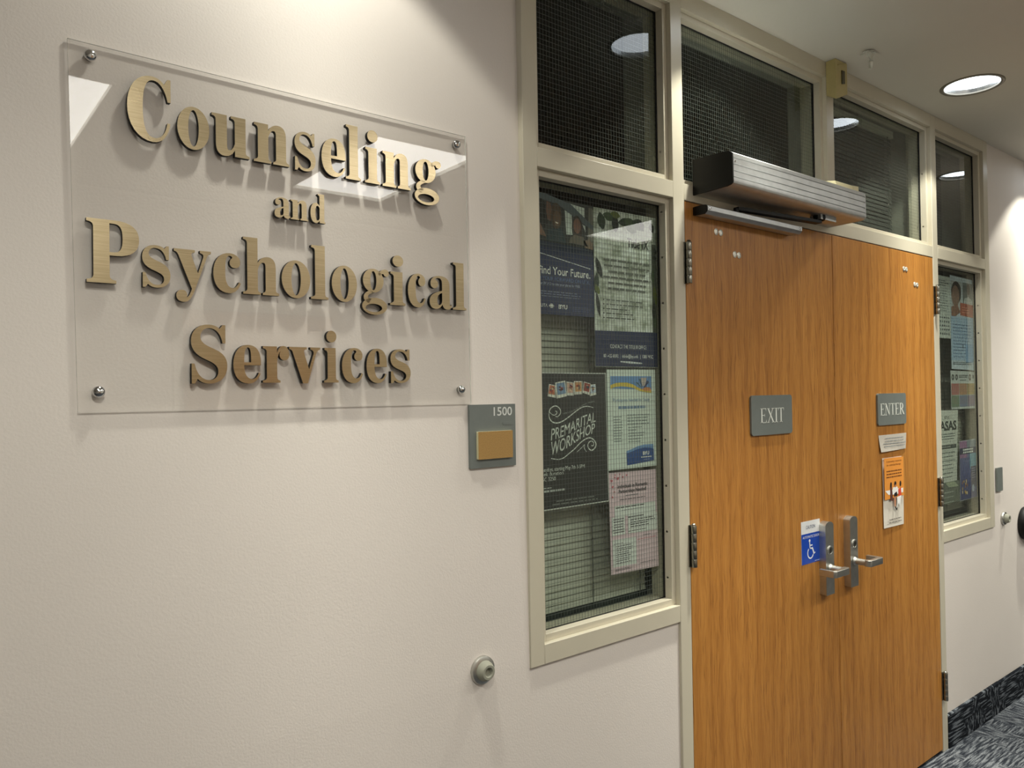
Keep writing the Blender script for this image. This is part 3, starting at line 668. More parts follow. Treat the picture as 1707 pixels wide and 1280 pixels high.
# ------------------------------------------------------------------ papers on the doors
def serif(mb, ch, x, z, sx, sz, y, M):
    def P(*pts): mb.flat([[(x+a*sx, z+b*sz) for a, b in pts]], y, M)
    def B(a, b, c, d): P((a, c), (b, c), (b, d), (a, d))
    if ch == 'I': B(10, 22, 0, 100); B(0, 32, 0, 4); B(0, 32, 96, 100); return 36
    if ch == 'E': B(8, 20, 0, 100); B(0, 60, 96, 100); B(0, 62, 0, 4); B(20, 45, 50, 54); P((60, 78), (60, 97), (54, 97)); P((64, 24), (62, 2), (54, 2)); B(43, 46, 42, 62); return 70
    if ch == 'X':
        P((4, 100), (18, 100), (76, 0), (62, 0)); P((9, 0), (15, 0), (37, 44), (34, 48)); P((40, 54), (43, 50), (66, 100), (60, 100))
        for a, b in ((0, 28), (50, 78)): B(a, b, 96, 100)
        for a, b in ((0, 24), (52, 82)): B(a, b, 0, 4)
        return 84
    if ch == 'T': B(27, 39, 0, 100); B(1, 65, 96, 100); P((0, 76), (7, 97), (1, 97)); P((66, 76), (65, 97), (59, 97)); B(18, 48, 0, 4); return 72
    if ch == 'N': B(10, 14.5, 0, 98); B(62, 66.5, 4, 100); P((0, 100), (20, 100), (66.5, 6), (66.5, 0), (62, 0)); B(0, 24, 0, 4); B(53, 77, 96, 100); return 84
    if ch == 'R':
        B(8, 20, 0, 100); B(0, 30, 0, 4)
        o = [(0, 100), (30, 100)]+ell(30, 74, 28, 26, 12, pi/2, -pi/2)+[(20, 48)]; i = [(20, 96), (28, 96)]+ell(28, 74, 17, 22, 12, pi/2, -pi/2)+[(20, 52)]
        mb.flat([[(x+a*sx, z+b*sz) for a, b in [(20, 100), (30, 100)]+ell(30, 74, 27, 26, 12, pi/2, -pi/2)+[(20, 48)]], [(x+a*sx, z+b*sz) for a, b in [(20.1, 96), (28, 96)]+ell(28, 74, 16, 22, 12, pi/2, -pi/2)+[(20.1, 52)]]], y, M)
        B(0, 20, 96, 100); P((26, 50), (39, 50), (72, 4), (72, 0), (60, 0)); return 74
def plaque_word(word, box, tx0, tx1, tz0, tz1, label):
    x0, x1, z0, z1 = box
    R = root('door_sign', ((x0+x1)/2, 0, z0), label, 'sign', 'grey engraved signs on the doors')
    MB().flat([rrect(x0, x1, z0, z1, .011)], -.006, SIGNG, .0068, SIGNG).build('plate', R, bevel=.0014, smooth=40)
    W = {'I': 36, 'E': 70, 'X': 84, 'T': 72, 'N': 84, 'R': 74}; tot = sum(W[c] for c in word)-6
    sx = (tx1-tx0)/tot; sz = (tz1-tz0)/100; x = tx0; g = MB(); M = ink((226, 229, 222))
    for c in word: x += serif(g, c, x, tz0, sx, sz, -.0066, M)*sx
    g.build('lettering', R)
plaque_word('EXIT', (.312, .549, 1.4235, 1.5525), .3615, .498, 1.463, 1.5103, 'grey plastic sign reading EXIT on the left door')
plaque_word('ENTER', (1.1575, 1.398, 1.4245, 1.5487), 1.1765, 1.377, 1.463, 1.5095, 'grey plastic sign reading ENTER on the right door')

def sheet(name, q, y, M, label, cat, group=None, t=.0006, curl=None, nx=6, nz=8):
    """thin paper with corners q = TL, TR, BR, BL; curl(s, t) = how far it lifts towards the viewer"""
    R = root(name, ((q[0][0]+q[1][0])/2, y, q[2][1]), label, cat, group)
    vs = []; fs = []
    for j in range(nz+1):
        for i in range(nx+1):
            s_, t_ = i/nx, j/nz
            x = (q[0][0]*(1-s_)+q[1][0]*s_)*(1-t_)+(q[3][0]*(1-s_)+q[2][0]*s_)*t_
            z = (q[0][1]*(1-s_)+q[1][1]*s_)*(1-t_)+(q[3][1]*(1-s_)+q[2][1]*s_)*t_
            vs.append((x, y-(curl(s_, t_) if curl else 0), z))
    n = len(vs); vs += [(a, b+t, c) for a, b, c in vs]; W = nx+1
    for j in range(nz):
        for i in range(nx):
            a = j*W+i; fs.append((a, a+W, a+W+1, a+1)); fs.append((n+a, n+a+1, n+a+W+1, n+a+W))
    ring = [i for i in range(W)]+[j*W+nx for j in range(1, nz+1)]+[nz*W+i for i in range(nx-1, -1, -1)]+[j*W for j in range(nz-1, 0, -1)]
    for k in range(len(ring)): a, b = ring[k], ring[(k+1) % len(ring)]; fs.append((a, b, b+n, a+n))
    MB().add(vs, fs, M).build('paper', R, smooth=30)
    return R
# caution decal
R = sheet('caution_sign', [(.601, 1.1145), (.7225, 1.1145), (.7225, .9677), (.601, .9677)], -.0002, ink((232, 234, 236), .35), 'white and blue CAUTION AUTOMATIC DOOR decal with wheelchair symbol', 'sign', nx=1, nz=1)
g = MB(); BL = ink((16, 70, 178), .35); WH = ink((240, 242, 245), .35); y0 = -.0006
g.rect(.601, .7225, .9677, 1.0715, y0, BL); text(g, 'CAUTION', .632, .69, 1.0875, .0115, y0, ink((70, 84, 120)))
text(g, 'AUTOMATIC DOOR', .609, .715, 1.0555, .0085, y0-.0003, WH)
y1 = y0-.0003; cx, cz = .657, 1.005
g.flat([ell(cx-.0045, 1.0455, .0052, .0052)], y1, WH)
stroke(g, [(cx-.0045, 1.040), (cx-.002, 1.0165)], .0085, y1, WH); stroke(g, [(cx-.0025, 1.029), (cx+.0135, 1.029)], .0075, y1, WH)
stroke(g, [(cx-.004, 1.0185), (cx+.013, 1.0185), (cx+.0225, .9985), (cx+.031, 1.002)], .0075, y1, WH)
o_, i_ = ell(cx, 1.003, .0205, .0205, 30, radians(128), radians(338)), ell(cx, 1.003, .0158, .0158, 30, radians(128), radians(338))
for k in range(29): g.add([(o_[k][0], y1, o_[k][1]), (i_[k][0], y1, i_[k][1]), (i_[k+1][0], y1, i_[k+1][1]), (o_[k+1][0], y1, o_[k+1][1])], [(0, 3, 2, 1)], WH)
lines(g, .685, .715, .9745, .9705, 1, y1, WH, .4, 0)
g.build('print', R)
# laminated note under ENTER
R = sheet('paper_note', [(1.168, 1.3856), (1.4045, 1.3866), (1.397, 1.3235), (1.1755, 1.3197)], .0, ink((196, 190, 180), .25), 'small curled laminated note taped under the ENTER sign', 'note', curl=lambda s, t: .0015+.006*t*t*(1-s)+.002*sin(3*s))
g = MB(); GR = ink((150, 152, 152), .3); y0 = -.0095
lines(g, 1.195, 1.385, 1.377, 1.335, 4, -.0068, GR, .4, .2, True); g.build('print', R)
# orange flyer
cf = lambda s, t: .0015+.004*sin(pi*t)*(.4+s*.3)+.010*max(0, t-.8)*(1-s)
R = sheet('orange_flyer', [(1.1925, 1.2952), (1.3575, 1.2942), (1.366, 1.0196), (1.1925, 1.0215)], .0, ink((232, 226, 214), .4), 'orange and white flyer with three seated figures taped on right door', 'flyer', curl=cf)
g = MB(); ORG = ink((232, 152, 66), .4); y0 = -.0085
g.flat([[(1.194, 1.2945), (1.357, 1.2935), (1.359, 1.138), (1.194, 1.132)]], y0, ORG)
DK = ink((110, 62, 20), .5)
text(g, 'Community resources', 1.21, 1.34, 1.277, .0072, y0-.0004, DK); text(g, 'for individual therapy', 1.213, 1.335, 1.263, .0072, y0-.0004, DK)
lines(g, 1.205, 1.345, 1.248, 1.213, 3, y0-.0004, DK, .36, .25, True)
y1 = y0-.0006
BLK, RD, BR, SK, WT = ink((24, 20, 20)), ink((214, 74, 48)), ink((96, 56, 44)), ink((190, 130, 96)), ink((240, 238, 234))
g.flat([[(1.197, 1.168), (1.3, 1.168), (1.35, 1.168), (1.35, 1.150), (1.225, 1.150)]], y1+.0002, WT)
g.flat([ell(1.283, 1.189, .0095, .0105)], y1, BLK); g.flat([[(1.262, 1.177), (1.3, 1.177), (1.312, 1.148), (1.255, 1.148)]], y1, WT); g.flat([ell(1.283, 1.181, .0055, .006)], y1-.0003, SK)
g.flat([[(1.272, 1.152), (1.294, 1.158), (1.30, 1.140), (1.27, 1.140)]], y1-.0003, BLK)
g.flat([[(1.238, 1.185), (1.252, 1.190), (1.258, 1.150), (1.262, 1.122), (1.238, 1.128)]], y1, BR); g.flat([ell(1.246, 1.188, .007, .0105)], y1-.0003, BLK)
g.flat([[(1.306, 1.165), (1.330, 1.172), (1.334, 1.140), (1.308, 1.132)]], y1-.0003, RD); g.flat([ell(1.327, 1.187, .007, .011)], y1-.0003, BLK)
g.flat([[(1.268, 1.140), (1.286, 1.138), (1.282, 1.10), (1.272, 1.10)]], y1-.0006, SK); g.flat([[(1.294, 1.136), (1.332, 1.140), (1.318, 1.098), (1.306, 1.112), (1.296, 1.09)]], y1-.0006, WT)
g.flat([[(1.272, 1.10), (1.282, 1.10), (1.288, 1.092), (1.298, 1.096), (1.292, 1.082), (1.282, 1.088)]], y1-.0008, BLK)
for xx in (1.242, 1.323): g.rect(xx, xx+.002, 1.085, 1.128, y1, ink((200, 190, 176)))
lines(g, 1.207, 1.345, 1.058, 1.034, 2, -.0098, ink((120, 112, 104)), .3, .35, True)
g.build('print', R)

# ------------------------------------------------------------------ posters behind the left window
YP = .0505; YI = .0500
G1 = 'posters in the left window'; G2 = 'posters in the right window'
def poster(name, q, M, label, group, y=YP): return sheet(name, q, y, M, label, 'poster', group, t=.0004, nx=1, nz=1)
NAVY, WHT = ink((28, 44, 84)), ink((232, 236, 232))
R = poster('bus_poster', [(-.553, 2.0745), (-.3315, 2.0755), (-.3334, 1.7743), (-.553, 1.7738)], ink((30, 42, 66)), 'navy poster reading Find Your Future, with bus riders photo, upper left', G1)
# photo: crop coordinates of the print, X right / Y down, in a 110 x 110 frame
def bp(X, Y): return (-.5285+(X-8)*.00221, 2.0745-(Y-20)*.00172-(0 if True else 0))
def bq(pts): return [bp(a, b) for a, b in pts]
g = MB(); y0 = YI
g.flat([bq([(-5, 18), (97, 18), (97, 88), (-5, 84)])], y0, ink((44, 46, 46)))
g.flat([bq([(50, 33), (61, 38), (63, 69), (52, 70)])], y0-.0002, ink((206, 214, 208)))
g.flat([bq([(55, 21), (83, 24), (83, 40)])], y0-.0002, ink((200, 208, 200)))
g.flat([bq([(79, 50), (84, 52), (84, 62)])], y0-.0002, ink((196, 204, 198)))
g.flat([bq([(90, 22), (97, 22), (97, 80), (88, 78)])], y0-.0002, ink((110, 108, 96)))
g.flat([bq([(-4, 12), (20, 13), (60, 22), (97, 50), (97, 57), (70, 44), (40, 26), (-4, 20)])], y0-.0003, ink((84, 94, 100)))
g.flat([bq([(-4, 22), (14, 22), (22, 30), (22, 58), (14, 70), (-4, 76)])], y0-.0004, ink((18, 16, 16)))
g.flat([bq([(21, 24), (27, 26), (29, 36), (27, 44), (27, 54), (22, 52), (20, 38)])], y0-.0005, ink((112, 80, 64)))
g.flat([bq([(0, 50), (8, 54), (14, 66), (20, 78), (-2, 74)])], y0-.0005, ink((128, 96, 78)))
g.flat([[bp(36+9*cos(a), 44+20*sin(a)) for a in [2*pi*k/20 for k in range(20)]]], y0-.0004, ink((74, 56, 40)))
g.flat([[bp(37+6*cos(a), 48+12*sin(a)) for a in [2*pi*k/20 for k in range(20)]]], y0-.0006, ink((104, 78, 60)))
g.flat([bq([(34, 53), (40, 54), (38, 56), (35, 55)])], y0-.0007, ink((226, 214, 200)))
g.flat([bq([(22, 66), (44, 62), (50, 76), (52, 84), (20, 84)])], y0-.0005, ink((34, 52, 60)))
g.flat([[bp(70+9*cos(a), 58+20*sin(a)) for a in [2*pi*k/20 for k in range(20)]]], y0-.0004, ink((44, 32, 28)))
g.flat([[bp(70+6*cos(a), 54+12*sin(a)) for a in [2*pi*k/20 for k in range(20)]]], y0-.0006, ink((128, 88, 72)))
g.flat([bq([(58, 74), (66, 68), (80, 70), (88, 84), (56, 82)])], y0-.0005, ink((104, 96, 84)))
g.flat([bq([(80, 76), (90, 72), (96, 78), (96, 88), (82, 86)])], y0-.0005, ink((130, 110, 92)))
# navy lower half with slanting white rule
g.flat([[(-.553, 1.944), (-.3325, 1.926), (-.3334, 1.7745), (-.553, 1.774)]], y0-.0008, NAVY)
g.flat([[(-.553, 1.950), (-.3325, 1.936), (-.3325, 1.915), (-.553, 1.925)]], y0-.0009, ink((26, 40, 76)))
stroke(g, [(-.545, 1.9335), (-.345, 1.9045)], .0035, y0-.0011, ink((214, 220, 220)))
text(g, 'Find Your Future.', -.5325, -.3455, 1.8785, .0195, y0-.001, WHT, .012)
text(g, 'FIND YOUR FORWARD ON UTA.', -.553, -.3475, 1.8625, .0095, y0-.001, ink((92, 118, 164)))
text(g, 'Use your BYU ID to take your planes for FREE', -.55, -.384, 1.8505, .0066, y0-.001, ink((170, 182, 200)))
lines(g, -.55, -.378, 1.836, 1.818, 3, y0-.001, ink((116, 130, 156)), .35, .15)
text(g, 'UTA', -.5255, -.5015, 1.7925, .0085, y0-.001, WHT); g.flat([ell(-.4885, 1.7965, .0085, .0055)], y0-.001, WHT)
for k in (-1, 1): g.rect(-.499, -.478, 1.7965+k*.003-.0005, 1.7965+k*.003+.0005, y0-.0012, NAVY)
text(g, 'BYU', -.4635, -.4325, 1.7905, .0105, y0-.001, WHT, .03)
lines(g, -.412, -.345, 1.80, 1.785, 3, y0-.001, ink((90, 104, 140)), .3, .2)
g.build('print', R)

def mottled():
    M, nt, p = mat('print_mottled_white'); v = coords(nt)
    nt.links.new(ramp(nt, noise(nt, v, 26, 5, .6), [(.38, lin((150, 158, 140))), (.52, lin((206, 212, 202))), (.66, lin((226, 232, 228)))]), p.inputs['Base Color'])
    p.inputs['Roughness'].default_value = .55; return M
R = poster('title_poster', [(-.3285, 2.0765), (-.0685, 2.0785), (-.0737, 1.6398), (-.3315, 1.6405)], mottled(), 'white leafy Title IX poster with navy contact footer, upper right of left window', G1)
g = MB(); rr = random.Random(4); LF = [ink((38, 58, 40)), ink((62, 84, 52)), ink((96, 108, 44)), ink((24, 34, 28))]
def leaf(x, z, a, L, wd, M, y):
    pts = []
    for k in range(9): t = k/8; pts.append((t*L, wd*sin(pi*t)**.8))
    for k in range(8, -1, -1): t = k/8; pts.append((t*L, -wd*sin(pi*t)**.8))
    pts = pts[:-1]; pts.pop(9)
    g.flat([[(x+p*cos(a)-q_*sin(a), z+p*sin(a)+q_*cos(a)) for p, q_ in pts]], y, M)
for k, (x, z, a, L, wd, c) in enumerate([(-.305, 2.066, -1.3, .05, .016, 0), (-.292, 2.062, -.2, .045, .012, 1), (-.245, 2.066, -1.5, .05, .014, 3), (-.262, 2.068, -.1, .04, .01, 2), (-.232, 2.046, .15, .06, .012, 0),
     (-.205, 2.06, -.6, .06, .02, 1), (-.175, 2.055, -.2, .055, .016, 0), (-.15, 2.066, -.9, .04, .012, 3), (-.095, 2.062, -1.2, .03, .01, 3), (-.083, 1.99, -1.1, .022, .007, 3), (-.088, 1.962, -.1, .016, .009, 3),
     (-.09, 1.93, -1.5, .05, .006, 1), (-.084, 1.88, -1.4, .06, .008, 2), (-.085, 1.83, -1.6, .05, .008, 3), (-.082, 1.79, -1.5, .04, .006, 1),
     (-.322, 1.94, -1.2, .06, .010, 3), (-.318, 1.90, -1.7, .06, .010, 0), (-.325, 1.865, -1.1, .03, .008, 2), (-.322, 1.845, -1.4, .07, .007, 3)]): leaf(x, z, a, L, wd, LF[c], YI-.0002-k*.00002)
g.flat([[(-.331, 1.7395), (-.0735, 1.742), (-.0745, 1.6415), (-.331, 1.642)]], YI-.0008, ink((22, 38, 76)))
g.rect(-.0905, -.073, 1.642, 2.0, YI-.0001, ink((70, 78, 66)))
BK = ink((34, 36, 34))
text(g, 'Title IX', -.196, -.105, 1.981, .025, YI-.001, BK, .02)
lines(g, -.30, -.095, 1.945, 1.850, 6, YI-.001, ink((104, 108, 100)), .34, .25, True)
lines(g, -.285, -.11, 1.832, 1.770, 5, YI-.001, ink((96, 100, 94)), .28, .5)
for k in range(5): g.flat([ell(-.295, 1.832-.062*(k+.5)/5, .0022, .0022, 10)], YI-.001, BK)
text(g, 'CONTACT THE TITLE IX OFFICE', -.272, -.122, 1.6925, .0105, YI-.001, WHT)
text(g, '801-422-8692  |  titleix@byu.edu  |  1085 WSC', -.30, -.094, 1.6665, .0092, YI-.001, WHT)
stroke(g, [(-.232, 1.6555), (-.19, 1.6535), (-.142, 1.6515)], .006, YI-.001, ink((190, 196, 196)))
g.build('print', R)

# premarital workshop poster
R = poster('workshop_poster', [(-.553, 1.6245), (-.2905, 1.6235), (-.2855, 1.2705), (-.553, 1.269)], ink((206, 210, 204)), 'black chalkboard style Premarital Workshop poster, lower left of left window', G1)
g = MB(); CH = ink((34, 36, 34)); WC = ink((214, 220, 212)); y0 = YI-.0004
g.flat([[(-.553, 1.6215), (-.2932, 1.6205), (-.2885, 1.2735), (-.553, 1.272)]], YI, CH)
def pm(X, Y): return (-.524+(X-80-Y*.022)*.000244, 1.6235-(Y-30)*.0001735)
def pml(L): return [pm(a, b) for a, b in L]
PH = [((205, 205, 265, 225, 285, 410, 160, 380), (196, 120, 84)), ((265, 180, 410, 150, 440, 385, 290, 420), (120, 150, 184)), ((425, 165, 540, 180, 540, 380, 440, 375), (206, 170, 150)),
      ((540, 158, 668, 160, 668, 360, 550, 365), (200, 150, 100)), ((690, 165, 800, 200, 780, 375, 675, 340), (156, 72, 60)), ((800, 215, 870, 205, 888, 370, 785, 395), (190, 206, 222))]
for k, (P, c) in enumerate(PH):
    c4 = [(P[0], P[1]), (P[2], P[3]), (P[4], P[5]), (P[6], P[7])]; yy = y0-.0001*(k % 2)
    if k == 0: c4 = [(180, 200), (270, 222), (275, 408), (160, 382)]
    g.flat([pml(c4)], yy, ink((226, 226, 216)))
    cx = sum(p[0] for p in c4)/4; cy = sum(p[1] for p in c4)/4-14
    sh = [(cx+(a-cx)*.82, cy+(b-cy-14)*.72) for a, b in c4]; g.flat([pml(sh)], yy-.0002, ink(c))
    rr = random.Random(k)
    for j in range(4): g.flat([[pm(cx-30+60*rr.random()+14*cos(t), cy-30+60*rr.random()*.2+26*sin(t)+j*14) for t in [2*pi*q_/8 for q_ in range(8)]]], yy-.0003-.00003*j, ink([(90, 40, 30), (240, 214, 170), (40, 50, 70), (170, 60, 40)][(j+k) % 4]))
for pts, wd in (([(845, 575), (780, 555), (720, 550), (650, 570), (560, 630), (470, 700), (380, 760), (300, 785), (230, 765), (190, 710), (180, 650), (200, 570), (260, 530), (310, 545), (345, 595), (342, 650), (305, 690), (275, 685)], 11),
                ([(190, 615), (225, 655), (265, 665), (292, 640), (290, 612), (270, 605)], 8),
                ([(216, 1307), (314, 1330), (393, 1316), (471, 1259), (560, 1190), (640, 1110), (720, 1055), (790, 1040), (850, 1075), (885, 1140), (870, 1200), (820, 1235), (775, 1205), (760, 1150), (785, 1100), (830, 1098), (852, 1140), (830, 1168), (806, 1152)], 12),
                ([(590, 1245), (650, 1195), (710, 1135)], 6), ([(712, 1140), (702, 1180), (718, 1220), (740, 1250)], 7)):
    stroke(g, [pm(a, b) for a, b in spline(pts, 6)], wd*.00028, y0, WC)
def curved(x0, y0_, x1, y1_, h0, h1, bow):
    def fn(s, t):
        X = x0+s*(x1-x0)+t*8; Y = y0_+(y1_-y0_)*s+bow*sin(2*pi*s)-t*(h0+(h1-h0)*s); return pm(X, Y)
    return fn
text(g, 'FOR COUPLES & NEWLYWEDS', 0, 0, 0, 0, y0, ink((150, 156, 150)), fn=curved(388, 660, 852, 490, 26, 26, 16))
text(g, 'PREMARITAL', 0, 0, 0, 0, y0, WC, .006, fn=curved(212, 1040, 875, 795, 172, 150, 16))
text(g, 'WORKSHOP', 0, 0, 0, 0, y0, WC, .006, fn=curved(208, 1262, 862, 965, 196, 150, 18))
text(g, 'Wednesdays, starting May 7th 3-5PM', -.5525, -.378, 1.3692, .0098, y0, WC); text(g, '6 week duration', -.5525, -.4555, 1.3577, .0098, y0, WC)
text(g, 'WSC 3250', -.5425, -.483, 1.3445, .0098, y0, WC)
lines(g, -.55, -.497, 1.3295, 1.3235, 1, y0, ink((170, 176, 170)), .5, 0); lines(g, -.55, -.449, 1.3225, 1.3145, 1, y0, ink((190, 196, 190)), .6, 0)
lines(g, -.50, -.325, 1.2935, 1.2785, 2, y0, ink((120, 124, 118)), .4, .4, True)
g.build('print', R)

# survey sheet
R = poster('survey_poster', [(-.2875, 1.633), (-.0845, 1.6343), (-.085, 1.3544), (-.285, 1.3542)], ink((214, 224, 216)), 'white research survey sheet with blue and yellow wave banner in left window', G1)
g = MB(); y0 = YI
def sv(X, Y): return (-.2875+(X-80)*(.203/1040), 1.633-(Y-135)*(.28/2070))      # X, Y: 0..1280 wide crop, two crops stacked
def svl(L): return [sv(a, b) for a, b in L]
g.flat([svl([(155, 270), (1030, 270), (1030, 560), (155, 520)])], y0, ink((104, 146, 196)))
wav = [(155, 455), (250, 415), (380, 400), (500, 405), (620, 440), (720, 500), (820, 545), (920, 555), (1030, 560)]
g.flat([svl(wav+[(1030, 625), (900, 610), (760, 580), (640, 520), (500, 490), (380, 480), (260, 490), (155, 530)])], y0-.0002, ink((214, 190, 74)))
g.flat([svl([(800, 545), (900, 500), (1000, 510), (1020, 590), (880, 580)])], y0-.0003, ink((206, 140, 84)))
for P, c in (([(690, 400), (720, 395), (800, 495), (770, 490)], (44, 92, 96)), ([(755, 330), (785, 325), (830, 490), (808, 500)], (48, 84, 110)), ([(790, 300), (930, 300), (880, 480), (830, 480)], (190, 178, 170)), ([(940, 350), (970, 400), (880, 520), (858, 505)], (18, 44, 92))):
    g.flat([svl(P)], y0-.0004, ink(c))
BT = ink((116, 142, 172)); TXC = ink((100, 112, 112))
text(g, 'Participants Needed for Study', *(sv(205, 0)[0], sv(985, 0)[0]), sv(0, 800)[1], .0095, y0-.0004, BT)
lines(g, sv(310, 0)[0], sv(890, 0)[0], sv(0, 885)[1], sv(0, 955)[1], 1, y0-.0004, BT, .8, 0)
lines(g, sv(205, 0)[0], sv(390, 0)[0], sv(0, 1080)[1], sv(0, 1640)[1], 10, y0-.0004, TXC, .28, .3)
lines(g, sv(490, 0)[0], sv(970, 0)[0], sv(0, 1050)[1], sv(0, 1300)[1], 4, y0-.0004, TXC, .28, .15)
lines(g, sv(505, 0)[0], sv(900, 0)[0], sv(0, 1310)[1], sv(0, 1670)[1], 6, y0-.0004, TXC, .25, .6)
g.flat([svl([(460, 1830), (560, 1800), (700, 1745), (850, 1720), (1050, 1722), (1060, 2075), (470, 2125)])], y0-.0002, ink((110, 150, 196)))
g.flat([svl([(462, 1875), (560, 1850), (700, 1805), (850, 1785), (960, 1795), (1055, 1825), (1060, 2075), (470, 2125)])], y0-.0004, ink((32, 76, 140)))
text(g, 'BYU', sv(815, 0)[0], sv(950, 0)[0], sv(0, 1935)[1], .0095, y0-.0006, WHT, .04)
lines(g, sv(775, 0)[0], sv(1000, 0)[0], sv(0, 1960)[1], sv(0, 2005)[1], 1, y0-.0006, WHT, .5, 0); lines(g, sv(830, 0)[0], sv(960, 0)[0], sv(0, 2020)[1], sv(0, 2050)[1], 1, y0-.0006, ink((160, 176, 200)), .4, 0)
g.build('print', R)
# pink sheet
R = poster('partnership_poster', [(-.2853, 1.3476), (-.0878, 1.345), (-.0822, 1.0626), (-.2808, 1.0666)], ink((222, 198, 206)), 'pink sheet asking for Individuals in Romantic Partnerships, lowest in left window', G1, y=.0508)
g = MB(); y0 = YI
def pk(s, t): return ((-.2853*(1-s)-.0878*s)*(1-t)+(-.2808*(1-s)-.0822*s)*t, (1.3476*(1-s)+1.345*s)*(1-t)+(1.0666*(1-s)+1.0626*s)*t)
for a, b, c, d in ((.1, .96, .33, .44), (.03, .3, .44, .62), (.36, .99, .44, .62), (.04, .52, .66, .93)): g.flat([[pk(a, c), pk(b, c), pk(b, d), pk(a, d)]], y0, ink((222, 226, 222)))
PK = ink((190, 92, 104)); rr = random.Random(3)
for s_, t_, r_ in ((.05, .08, .008), (.18, .06, .009), (.28, .05, .006), (.36, .035, .005), (.07, .14, .007), (.1, .19, .005), (.06, .24, .006), (.12, .05, .005), (.22, .02, .004), (.13, .025, .004)):
    x, z = pk(s_, t_); a = rr.uniform(-.6, .6)
    hp = [(16*sin(q_)**3/16, (13*cos(q_)-5*cos(2*q_)-2*cos(3*q_)-cos(4*q_))/16) for q_ in [2*pi*k/18 for k in range(18)]]
    g.flat([[(x+r_*.6*(p*cos(a)-q_*sin(a)), z+r_*.6*(p*sin(a)+q_*cos(a))) for p, q_ in hp]], y0-.0001, PK)
TB = ink((54, 48, 52)); TG = ink((96, 92, 96))
text(g, 'Individuals in Romantic', pk(.17, .2)[0], pk(.8, .2)[0], pk(.5, .155)[1], .0095, y0-.0002, TB, .018); text(g, 'Partnerships Needed!', pk(.19, .2)[0], pk(.77, .2)[0], pk(.5, .205)[1], .0095, y0-.0002, TB, .018)
def pl(a, b, c, d, n, M=TG, fill=.35, rg=.25, ce=False): lines(g, pk(a, (c+d)/2)[0], pk(b, (c+d)/2)[0], pk(.5, c)[1], pk(.5, d)[1], n, y0-.0002, M, fill, rg, ce)
pl(.33, .65, .225, .245, 1); pl(.2, .75, .262, .28, 1, TB, .4); pl(.12, .86, .335, .36, 1, TB, .4); pl(.24, .72, .37, .385, 1)
pl(.05, .29, .445, .60, 6, TG, .4, .2, True); pl(.37, .72, .445, .465, 1, TB, .6); pl(.41, .95, .475, .565, 4, TB, .4, .3); pl(.37, .86, .585, .605, 1, TB)
pl(.67, .85, .65, .665, 1); pl(.55, .97, .685, .7, 1, PK); pl(.06, .28, .69, .705, 1, TB); pl(.1, .5, .715, .9, 9, TG, .36, .4); pl(.6, .96, .925, .94, 1, TB); pl(.08, .45, .945, .97, 2)
g.build('print', R)

# ------------------------------------------------------------------ posters behind the right window
TX2 = ink((84, 94, 98))
R = poster('notice_sheet', [(1.775, 2.078), (1.9995, 2.0785), (1.9975, 1.7935), (1.775, 1.7935)], ink((206, 214, 208)), 'white notice of fine print at the left edge of right window', G2)
g = MB(); lines(g, 1.80, 1.985, 2.062, 2.03, 3, YI, TX2, .4, .2); g.build('heading', R); g = MB(); lines(g, 1.80, 1.985, 2.015, 1.915, 9, YI, ink((130, 138, 136)), .3, .2)
g.build('paragraph', R); g = MB(); rr = random.Random(9)
for i in range(6):
    for j in range(5): g.rect(1.86+.022*i, 1.872+.022*i, 1.81+.0185*j, 1.818+.0185*j, YI, [TX2, ink((140, 146, 146))][rr.randrange(2)])
g.build('print', R)
R = poster('portrait_poster', [(2.0005, 2.0895), (2.264, 2.0855), (2.262, 1.6475), (1.9995, 1.6545)], ink((202, 216, 226)), 'pale blue poster with portrait photos and a red-orange box in right window', G2, y=.0512)
g = MB(); y0 = YI+.0006
def pp(s, t): return (2.0005+s*.262, 2.0875-t*.4365)
def ppl(L): return [pp(a, b) for a, b in L]
g.flat([ppl([(.03, .05), (.50, .05), (.50, .37), (.2, .42), (.03, .42)])], y0, ink((190, 196, 196))); g.flat([ppl([(.55, .05), (.97, .05), (.97, .3), (.55, .3)])], y0, ink((120, 126, 124)))
g.flat([[pp(.26+.21*cos(a), .17+.12*sin(a)) for a in [2*pi*k/20 for k in range(20)]]], y0-.0002, ink((52, 42, 38)))
g.flat([[pp(.22+.17*cos(a), .21+.115*sin(a)) for a in [2*pi*k/20 for k in range(20)]]], y0-.0004, ink((146, 116, 100)))
g.flat([ppl([(.03, .33), (.3, .3), (.42, .38), (.2, .43), (.03, .43)])], y0-.0005, ink((150, 110, 90)))
g.flat([[pp(.8+.07*cos(a), .12+.06*sin(a)) for a in [2*pi*k/16 for k in range(16)]]], y0-.0002, ink((60, 48, 42))); g.flat([ppl([(.55, .3), (.62, .22), (.8, .2), (.97, .24), (.97, .31)])], y0-.0003, ink((196, 200, 200)))
g.flat([ppl([(.42, .275), (.99, .285), (.99, .425), (.42, .41)])], y0-.0006, ink((188, 104, 78))); lines(g, pp(.5, 0)[0], pp(.8, 0)[0], pp(0, .31)[1], pp(0, .39)[1], 3, y0-.0008, ink((236, 176, 150)), .25, .3)
g.flat([ppl([(0, .43), (1, .43), (1, .9), (0, .9)])], y0-.0003, ink((174, 200, 224)))
lines(g, pp(.08, 0)[0], pp(.95, 0)[0], pp(0, .5)[1], pp(0, .88)[1], 11, y0-.0006, ink((110, 138, 172)), .28, .3); g.flat([ppl([(.62, .72), (.95, .72), (.95, .92), (.62, .92)])], y0-.0007, ink((142, 178, 214)))
